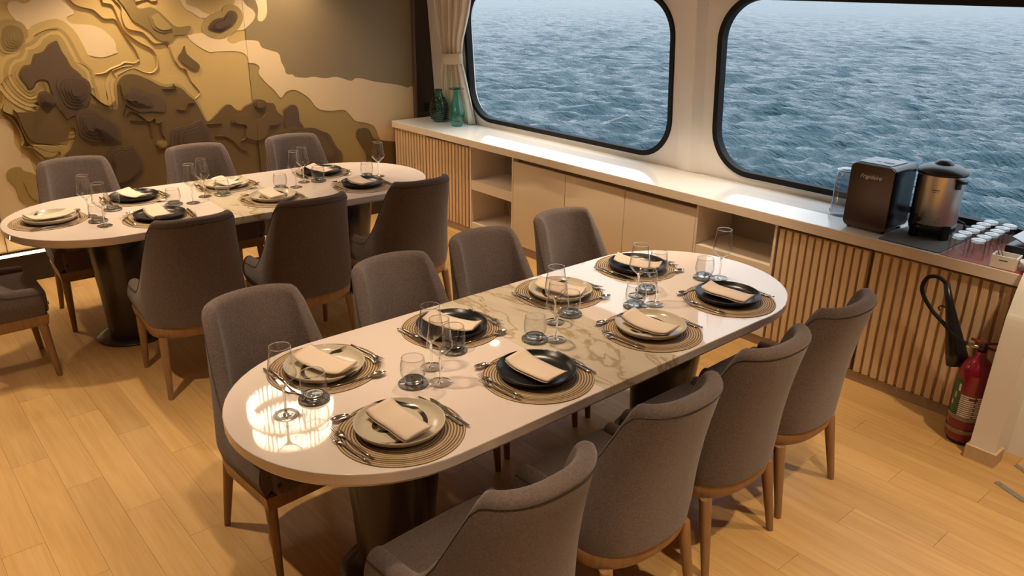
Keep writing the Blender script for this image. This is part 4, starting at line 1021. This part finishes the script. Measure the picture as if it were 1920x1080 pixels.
# ice maker
im = empty('ice_maker', (3.978, 1.795, Z), math.radians(-1.5)); tag(im, 'black countertop ice maker with brown steel front', 'ice maker')
H_ = 0.345
ro = lambda d, r: rrect(-0.118 + d, 0.118 - d, 0.008 + d, H_ - d, r, 6)
MB().loft([[(x, y, z) for y, z in ro(dd, 0.032)] for x, dd in ((0.012, 0.0), (0.225, 0.0), (0.235, 0.008))]).build('body', 'navy_plastic', im)
auto_smooth(im.children[0], 40)
MB().loft([[(x, y, z) for y, z in ro(dd, 0.030)] for x, dd in ((0.0115, 0.002), (0.001, 0.002), (-0.001, 0.004))], smooth=False).build('front_panel', 'brown_steel', im)
tp = MB().box(0.03, 0.21, -0.075, 0.098, H_ + 0.0004, H_ + 0.003, 0.001).build('top_panel', 'grey_plastic', im)
MB().prism([(0.10 + 0.016 * math.cos(t), -0.030 + 0.028 * math.sin(t)) for t in [2 * PI * i / 20 for i in range(20)]], H_ + 0.0032, H_ + 0.005).build('button', 'black_plastic', tp)
MB().box(0.085, 0.115, 0.012, 0.016, H_ + 0.0032, H_ + 0.004).box(0.098, 0.102, 0.016, 0.04, H_ + 0.0032, H_ + 0.004).build('printed_mark', 'black_plastic', tp)
for sx, sy in ((0.03, -0.09), (0.03, 0.09), (0.2, -0.09), (0.2, 0.09)): MB().lathe([(0, 0), (0.012, 0), (0.013, 0.0085), (0, 0.0085)], 12, (sx, sy, 0)).build('foot', 'black_plastic', im)
def text_mesh(name, body, size, material, parent, mtx, shear=0.0, ext=0.0004, squeeze=1.0):
    cu_ = bpy.data.curves.new(name, 'FONT'); cu_.body = body; cu_.size = size; cu_.shear = shear; cu_.extrude = ext; cu_.align_x = 'CENTER'; cu_.align_y = 'CENTER'; cu_.resolution_u = 3
    o = bpy.data.objects.new(name, cu_); COL.objects.link(o); bpy.context.view_layer.update()
    me = bpy.data.meshes.new_from_object(o.evaluated_get(bpy.context.evaluated_depsgraph_get()))
    bpy.data.objects.remove(o); me.materials.append(MATS[material]); me.transform(mtx)
    r = bpy.data.objects.new(name, me); return link(r, parent)
# text local x -> world -y, text up -> z, facing -x
FRONT = Matrix(((0, 0, -1, 0), (-1, 0, 0, 0), (0, 1, 0, 0), (0, 0, 0, 1)))
text_mesh('brand_script', 'Frigidaire', 0.030, 'lettering', im, Matrix.Translation((-0.0012, 0.004, 0.283)) @ FRONT, shear=0.35)

# clear jug behind it
jg = empty('clear_jug', (4.175, 2.015, Z)); tag(jg, 'clear plastic jug left of the ice maker', 'jug')
MB().lathe([(0.0, 0.002), (0.062, 0.0), (0.068, 0.004), (0.068, 0.03), (0.062, 0.034), (0.060, 0.20), (0.054, 0.245), (0.040, 0.262), (0.0, 0.265)], 36).build('body', 'plastic_clear', jg)
MB().lathe([(0.052, 0.246), (0.058, 0.247), (0.058, 0.256), (0.050, 0.257)], 36, close=True).build('lid_ring', 'plastic_clear', jg)

# drying mat
dm = MB().loft([[(x, y, z) for x, y in rrect(3.897, 4.345, 1.372, 1.672, 0.012, 4)] for z in (Z, Z + 0.005)]).build('drying_mat', 'mat_grey'); tag(dm, 'dark grey mat under the coffee urn', 'mat'); auto_smooth(dm, 40)

# coffee urn
ur = empty('coffee_urn', (4.170, 1.532, Z + 0.0053)); tag(ur, 'stainless coffee urn with black lid and handles', 'coffee urn')
MB().lathe([(0.0, 0.03), (0.102, 0.03), (0.108, 0.036), (0.110, 0.072), (0.0, 0.072)], 48).build('base', 'black_plastic', ur)
for a in (PI / 4, 3 * PI / 4, 5 * PI / 4, 7 * PI / 4):
    c, s_ = math.cos(a + 0.25), math.sin(a + 0.25)
    o = MB().box(-0.022, 0.022, -0.013, 0.013, 0.0, 0.075, 0.003).build('foot', 'black_plastic', ur); o.location = (0.098 * c, 0.098 * s_, 0); o.rotation_euler = (0, 0, a + 0.25 + PI / 2)
MB().lathe([(0.107, 0.070), (0.109, 0.073), (0.109, 0.318), (0.111, 0.322)], 64).build('tank', 'steel_brushed', ur)
MB().lathe([(0.106, 0.318), (0.115, 0.320), (0.117, 0.332), (0.108, 0.346), (0.075, 0.362), (0.048, 0.367), (0.0, 0.368)], 48).build('lid', 'black_plastic', ur)
kn = MB().lathe([(0.046, 0.366), (0.044, 0.372), (0.03, 0.385), (0.022, 0.388), (0.0, 0.389)], 32).build('lid_knob', 'black_plastic', ur)
for sy in (-1, 1):
    h = MB().rbox(-0.018, 0.018, 0.098, 0.152, 0.296, 0.312, 0.005).rbox(-0.014, 0.014, 0.098, 0.122, 0.262, 0.300, 0.004).build('handle', 'black_plastic', ur); h.rotation_euler = (0, 0, -0.45 if sy > 0 else PI - 0.45)
tpz = MB().tube([(-0.106, 0.0, 0.095), (-0.130, 0.0, 0.095), (-0.145, 0.0, 0.088), (-0.150, 0.0, 0.070)], 0.010, 10).rbox(-0.140, -0.128, -0.006, 0.006, 0.095, 0.128, 0.003).build('spigot', 'black_plastic', ur); tpz.rotation_euler = (0, 0, -0.25)
def on_cyl(r, ang, z):   # angle measured about the urn axis, 0 faces -x
    return (-r * math.cos(ang), -r * math.sin(ang), z)
MB().loft([[on_cyl(r, a, z) for r, a in ((0.108, -0.82), (0.120, -0.78), (0.120, -0.58), (0.108, -0.54))] for z in (0.060, 0.315)], smooth=False).build('sight_gauge', 'black_plastic', ur)
tri = [(0.0, 0.014), (-0.013, -0.008), (0.013, -0.008)]
MB().tube([on_cyl(0.1098, 0.55 + p[0] / 0.11, 0.100 + p[1]) for p in tri + tri[:1]], 0.0010, 5).build('warning_triangle', 'lettering_dark', ur)
for k in range(2):
    MB().tube([on_cyl(0.1097, 0.10 + 0.05 * i, 0.252 - 0.010 * k) for i in range(7)], 0.0016 if k == 0 else 0.001, 5).build('printed_mark', 'lettering_dark', ur)
cb = MB().tube([(4.282, 1.515, Z + 0.05), (4.305, 1.47, Z + 0.075), (4.315, 1.43, Z + 0.06), (4.30, 1.42, Z + 0.012), (4.27, 1.45, Z + 0.008), (4.29, 1.40, Z + 0.012), (4.325, 1.38, Z + 0.035), (4.362, 1.36, Z + 0.03)], 0.0045, 8).build('power_cable', 'black_plastic'); tag(cb, 'black power cable coiled behind the coffee urn', 'cable')
for y, z in ((1.43, 0.05), (1.38, 0.035)): MB().lathe([(0, 0.0), (0.012, 0.002), (0.011, 0.03), (0.006, 0.045), (0, 0.045)], 12, (4.335, y, Z + 0.001)).build('plug', 'black_plastic', cb)

# red cloth with upturned glasses
rc = MB().prism([(3.888, 1.366), (3.886, 0.985), (3.985, 0.985), (4.02, 1.155), (4.20, 1.168), (4.31, 1.178), (4.355, 1.22), (4.352, 1.35), (4.25, 1.364)][::-1], Z, Z + 0.0022).build('red_cloth', 'red_cloth'); tag(rc, 'red cloth under the upturned glasses', 'cloth')
def proto_up():
    t = empty('upturned_glass')
    MB().lathe([(0.0372, 0.0), (0.0378, 0.001), (0.0372, 0.02), (0.0350, 0.07), (0.0330, 0.088), (0.031, 0.092)], 30).build('bowl', 'glass_grey', t)
    MB().lathe([(0.0, 0.080), (0.028, 0.080), (0.0335, 0.084), (0.0325, 0.0915), (0.030, 0.0935), (0.020, 0.0915), (0.0, 0.091)], 28).build('heavy_base', 'glass_grey', t)
    return t
ORD = ('first', 'second', 'third', 'fourth', 'fifth', 'sixth')
for c_, y in enumerate((1.318, 1.232)):
    for r_ in range(6):
        place('upglass', proto_up, (3.945 + r_ * 0.0765, y + 0.004 * math.sin(r_ * 2.1), Z + 0.0026), r_, 'upturned glass on red cloth, ' + ('left' if c_ == 0 else 'right') + ' row, ' + ORD[r_] + ' from worktop edge', 'glass', 'upturned glasses on the red cloth')

# small things at the right end
ca = empty('sachet_caddy', (3.935, 1.098, Z + 0.0025), math.radians(4)); tag(ca, 'small white ceramic caddy holding stir sticks', 'caddy')
cb_ = MB()
cb_.box(-0.042, 0.042, -0.052, 0.052, 0.0, 0.006)
for a in ((-0.042, -0.037, -0.052, 0.052), (0.037, 0.042, -0.052, 0.052), (-0.037, 0.037, -0.052, -0.047), (-0.037, 0.037, 0.047, 0.052)): cb_.box(*a, 0.006, 0.058)
cb_.build('box', 'white_ceramic', ca)
MB().box(-0.0428, -0.0421, -0.016, 0.018, 0.036, 0.040).build('slot', 'lettering_dark', ca)
for i in range(3):
    st = MB().tube([(3.915 + 0.004 * i, 1.108 - 0.008 * i, Z + 0.012), (3.95 + 0.01 * i, 1.175 - 0.012 * i, Z + 0.088 + 0.004 * i)], 0.0022, 6).build('stir_stick', 'wood_stick'); tag(st, ('leftmost', 'middle', 'rightmost')[i] + ' brown stir stick leaning in the white caddy', 'stir stick', 'stir sticks in the caddy')
bw = MB().lathe([(0.0, 0.004), (0.022, 0.0), (0.026, 0.004), (0.042, 0.022), (0.050, 0.046), (0.0475, 0.0465), (0.039, 0.024), (0.020, 0.009), (0.0, 0.008)], 36).build('small_bowl', 'white_ceramic', loc=(3.945, 0.995, Z + 0.0025)); tag(bw, 'small white bowl at the right end of the worktop', 'bowl')
bx_ = empty('black_box', (4.175, 1.075, Z)); tag(bx_, 'black box with a raised grey lid at the worktop end', 'box')
MB().rbox(-0.12, 0.10, -0.09, 0.075, 0.0, 0.072, 0.006).build('body', 'black_plastic', bx_)
lid = MB().rbox(-0.11, 0.11, -0.085, 0.07, 0.0, 0.006, 0.002).build('lid', 'alu', bx_); lid.location = (0.02, 0.0, 0.080); lid.rotation_euler = (0.35, 0, 0)

# ------------------------------------------------------------------ fire extinguisher
fe = empty('fire_extinguisher', (3.745, 1.048, 0.0)); tag(fe, 'dark red fire extinguisher with black horn beside the bulkhead', 'fire extinguisher')
tank = MB().lathe([(0.0, 0.012), (0.060, 0.012), (0.070, 0.024), (0.073, 0.04), (0.073, 0.345), (0.069, 0.375), (0.055, 0.405), (0.034, 0.425), (0.024, 0.435), (0.021, 0.462), (0.0, 0.462)], 48).build('cylinder', 'red_paint', fe)
MB().lathe([(0.0, 0.0), (0.058, 0.0), (0.062, 0.012), (0.0, 0.012)], 32).build('foot_ring', 'black_plastic', fe)
def wrap(r, a0, a1, z0, z1, n=16):
    vs_, fs_ = [], []
    for i in range(n + 1):
        a = a0 + (a1 - a0) * i / n
        for z in (z0, z1): vs_.append((r * math.cos(a), r * math.sin(a), z))
    for i in range(n): fs_.append((2 * i, 2 * i + 2, 2 * i + 3, 2 * i + 1))
    return MB().add(vs_, fs_, True)
# camera lies towards (-x, -y): bearing about -164 degrees
B0 = math.atan2(-1.05, -3.74)
lab = wrap(0.0734, B0 - 0.55, B0 + 0.95, 0.150, 0.262).build('label', 'extinguisher_label', fe, fixn=False)
wrap(0.0737, B0 - 0.05, B0 + 0.45, 0.240, 0.252).build('heading', 'red_paint', lab, fixn=False)
gl = wrap(0.0733, B0 - 1.50, B0 - 0.57, 0.150, 0.330).build('green_label', 'label_green', fe, fixn=False)
for k in range(3): wrap(0.0736, B0 - 1.20 + 0.2 * k, B0 - 1.05 + 0.2 * k, 0.19 + 0.04 * k, 0.215 + 0.045 * k).build('printed_mark', ('label_white', 'label_yellow', 'label_white')[k], gl, fixn=False)
for z in (0.060, 0.128):
    MB().lathe([(0.0737, z), (0.077, z + 0.001), (0.077, z + 0.021), (0.0737, z + 0.022)], 48, close=True).build('strap', 'bracket_metal', fe)
br_ = MB().box(-0.010, 0.010, -0.082, -0.0775, 0.02, 0.16).build('bracket', 'bracket_metal', fe); br_.rotation_euler = (0, 0, B0 + 1.25 + PI / 2)
MB().lathe([(0.0, 0.462), (0.017, 0.462), (0.017, 0.490), (0.012, 0.500), (0.0, 0.500)], 16).build('valve', 'black_plastic', fe)
MB().tube([(0.035, -0.045, 0.505), (0.0, 0.0, 0.500), (-0.030, 0.045, 0.520)], [0.006, 0.008, 0.006], 8).tube([(0.04, -0.05, 0.470), (0.0, 0.0, 0.485)], 0.006, 8).build('lever', 'red_paint', fe)
MB().tube([(0.0, 0.0, 0.478), (-0.02, 0.06, 0.482)], 0.010, 10).build('outlet', 'brass', fe)
MB().tube([(-0.017, 0.045, 0.4805), (-0.02, 0.06, 0.482)], 0.014, 6, smooth=False).build('hex_nut', 'steel', fe)
hp = [(-0.02, 0.06, 0.482), (0.00, 0.12, 0.490), (0.035, 0.19, 0.520), (0.045, 0.27, 0.575), (0.045, 0.325, 0.650), (0.045, 0.315, 0.715), (0.045, 0.270, 0.735), (0.045, 0.228, 0.715), (0.045, 0.205, 0.67)]
def cr3(pts, sub=6):
    out = []
    P3 = [Vector(p) for p in pts]
    for i in range(len(P3) - 1):
        a, b_, c, d = P3[max(i - 1, 0)], P3[i], P3[i + 1], P3[min(i + 2, len(P3) - 1)]
        for k in range(sub):
            t = k / sub; out.append(0.5 * (2 * b_ + (c - a) * t + (2 * a - 5 * b_ + 4 * c - d) * t * t + (3 * b_ - a - 3 * c + d) * t ** 3))
    return out + [P3[-1]]
MB().tube(cr3(hp), 0.0095, 10).build('hose', 'black_rubber', fe)
MB().tube([(0.045, 0.225, 0.715), (0.045, 0.195, 0.63), (0.047, 0.165, 0.54), (0.050, 0.12, 0.40), (0.052, 0.10, 0.345)], [0.014, 0.018, 0.028, 0.046, 0.052], 16).build('horn', 'black_plastic', fe)
MB().tube([(0.045, 0.20, 0.60), (0.04, 0.225, 0.605), (0.038, 0.235, 0.590), (0.04, 0.225, 0.580)], 0.004, 6).build('hook', 'black_plastic', fe)

# ------------------------------------------------------------------ lamps
def make_down():
    t = empty('downlight')
    MB().lathe([(0.036, 0.0), (0.048, -0.001), (0.050, -0.004), (0.046, -0.006), (0.036, -0.004)], 32, close=True).build('trim_ring', 'white_paint', t)
    MB().lathe([(0.0, -0.0015), (0.036, -0.0015)], 24).build('lens', 'lens', t)
    ld = bpy.data.lights.new('spot', 'SPOT'); ld.energy = SPOT_W; ld.color = WARM; ld.spot_size = math.radians(80); ld.spot_blend = 0.55; ld.shadow_soft_size = 0.035
    so = bpy.data.objects.new('spot', ld); so.location = (0, 0, -0.012); link(so, t)
    return t
DL = [(3.76, 4.54, 1), (0.25, 3.15, 1), (0.95, 2.22, 0.58), (1.95, 2.25, 0.56), (2.95, 2.25, 0.54), (3.50, 3.0, 1.15), (1.15, 4.50, 0.8), (1.30, 5.59, 0.5), (2.50, 5.59, 0.6), (0.45, 5.90, 0.5), (1.75, 5.90, 0.5), (2.95, 5.93, 0.55),
      (0.9, 0.55, 1), (2.1, 0.45, 1.1), (3.3, 0.45, 1), (-0.9, 4.6, 1), (-1.0, 2.6, 1), (-0.6, 0.6, 1), (0.8, -0.9, 1), (2.6, -0.9, 1)]  # lamp over the rear table and pair just behind it added to brighten it
dl0 = make_down()
for i, (x, y, dim) in enumerate(DL):
    d = dl0 if i == 0 else copy_tree(dl0)
    d.location = (x, y, CEIL - 0.0003)
    so = [c for c in d.children if c.type == 'LIGHT'][0]
    if i: so.data = so.data.copy()
    so.data.energy = SPOT_W * dim
    if y > 5.5: so.data.spot_size = math.radians(120); so.data.spot_blend = 0.8      # wall washers and the pair added to brighten the rear table
    tag(d, 'small round recessed ceiling downlight', 'downlight', 'recessed ceiling downlights')
# crystal ring chandelier, seen mirrored in the front table
chd = empty('chandelier', (1.79, 4.155, CEIL - 0.0005)); tag(chd, 'crystal ring chandelier mirrored in the front table top', 'chandelier')
MB().lathe([(0.0, -0.03), (0.10, -0.03), (0.11, -0.025), (0.11, 0.0)], 32).build('canopy', 'crystal_frame', chd)
MB().lathe([(0.075, -0.0315), (0.098, -0.0315)], 32).build('canopy_light', 'crystal_lit', chd)
for zc, r_ in ((-0.155, 0.235), (-0.298, 0.255)):
    MB().lathe([(r_ - 0.016, zc + 0.045), (r_ + 0.016, zc + 0.045), (r_ + 0.016, zc + 0.052), (r_ - 0.016, zc + 0.052)], 64, close=True).build('ring', 'crystal_frame', chd)
    cr = MB()
    for i in range(46):
        a = 2 * PI * i / 46
        for rr, ph in ((r_, 0), (r_ - 0.018, 0.5)):
            aa = a + ph * 2 * PI / 46
            cr.lathe([(0.002, 0.044), (0.0072, 0.034), (0.0072, -0.03 - 0.012 * (i % 2)), (0.0005, -0.046)], 5, (rr * math.cos(aa), rr * math.sin(aa), zc), smooth=False)
    cr.build('crystal_drops', 'crystal_lit', chd)['kind'] = 'stuff'
for i in range(3):
    a = 2 * PI * i / 3 + 0.3
    MB().tube([(0.08 * math.cos(a), 0.08 * math.sin(a), -0.028), (0.235 * math.cos(a), 0.235 * math.sin(a), -0.105), (0.25 * math.cos(a), 0.25 * math.sin(a), -0.25)], 0.0012, 5).build('wire', 'steel', chd)
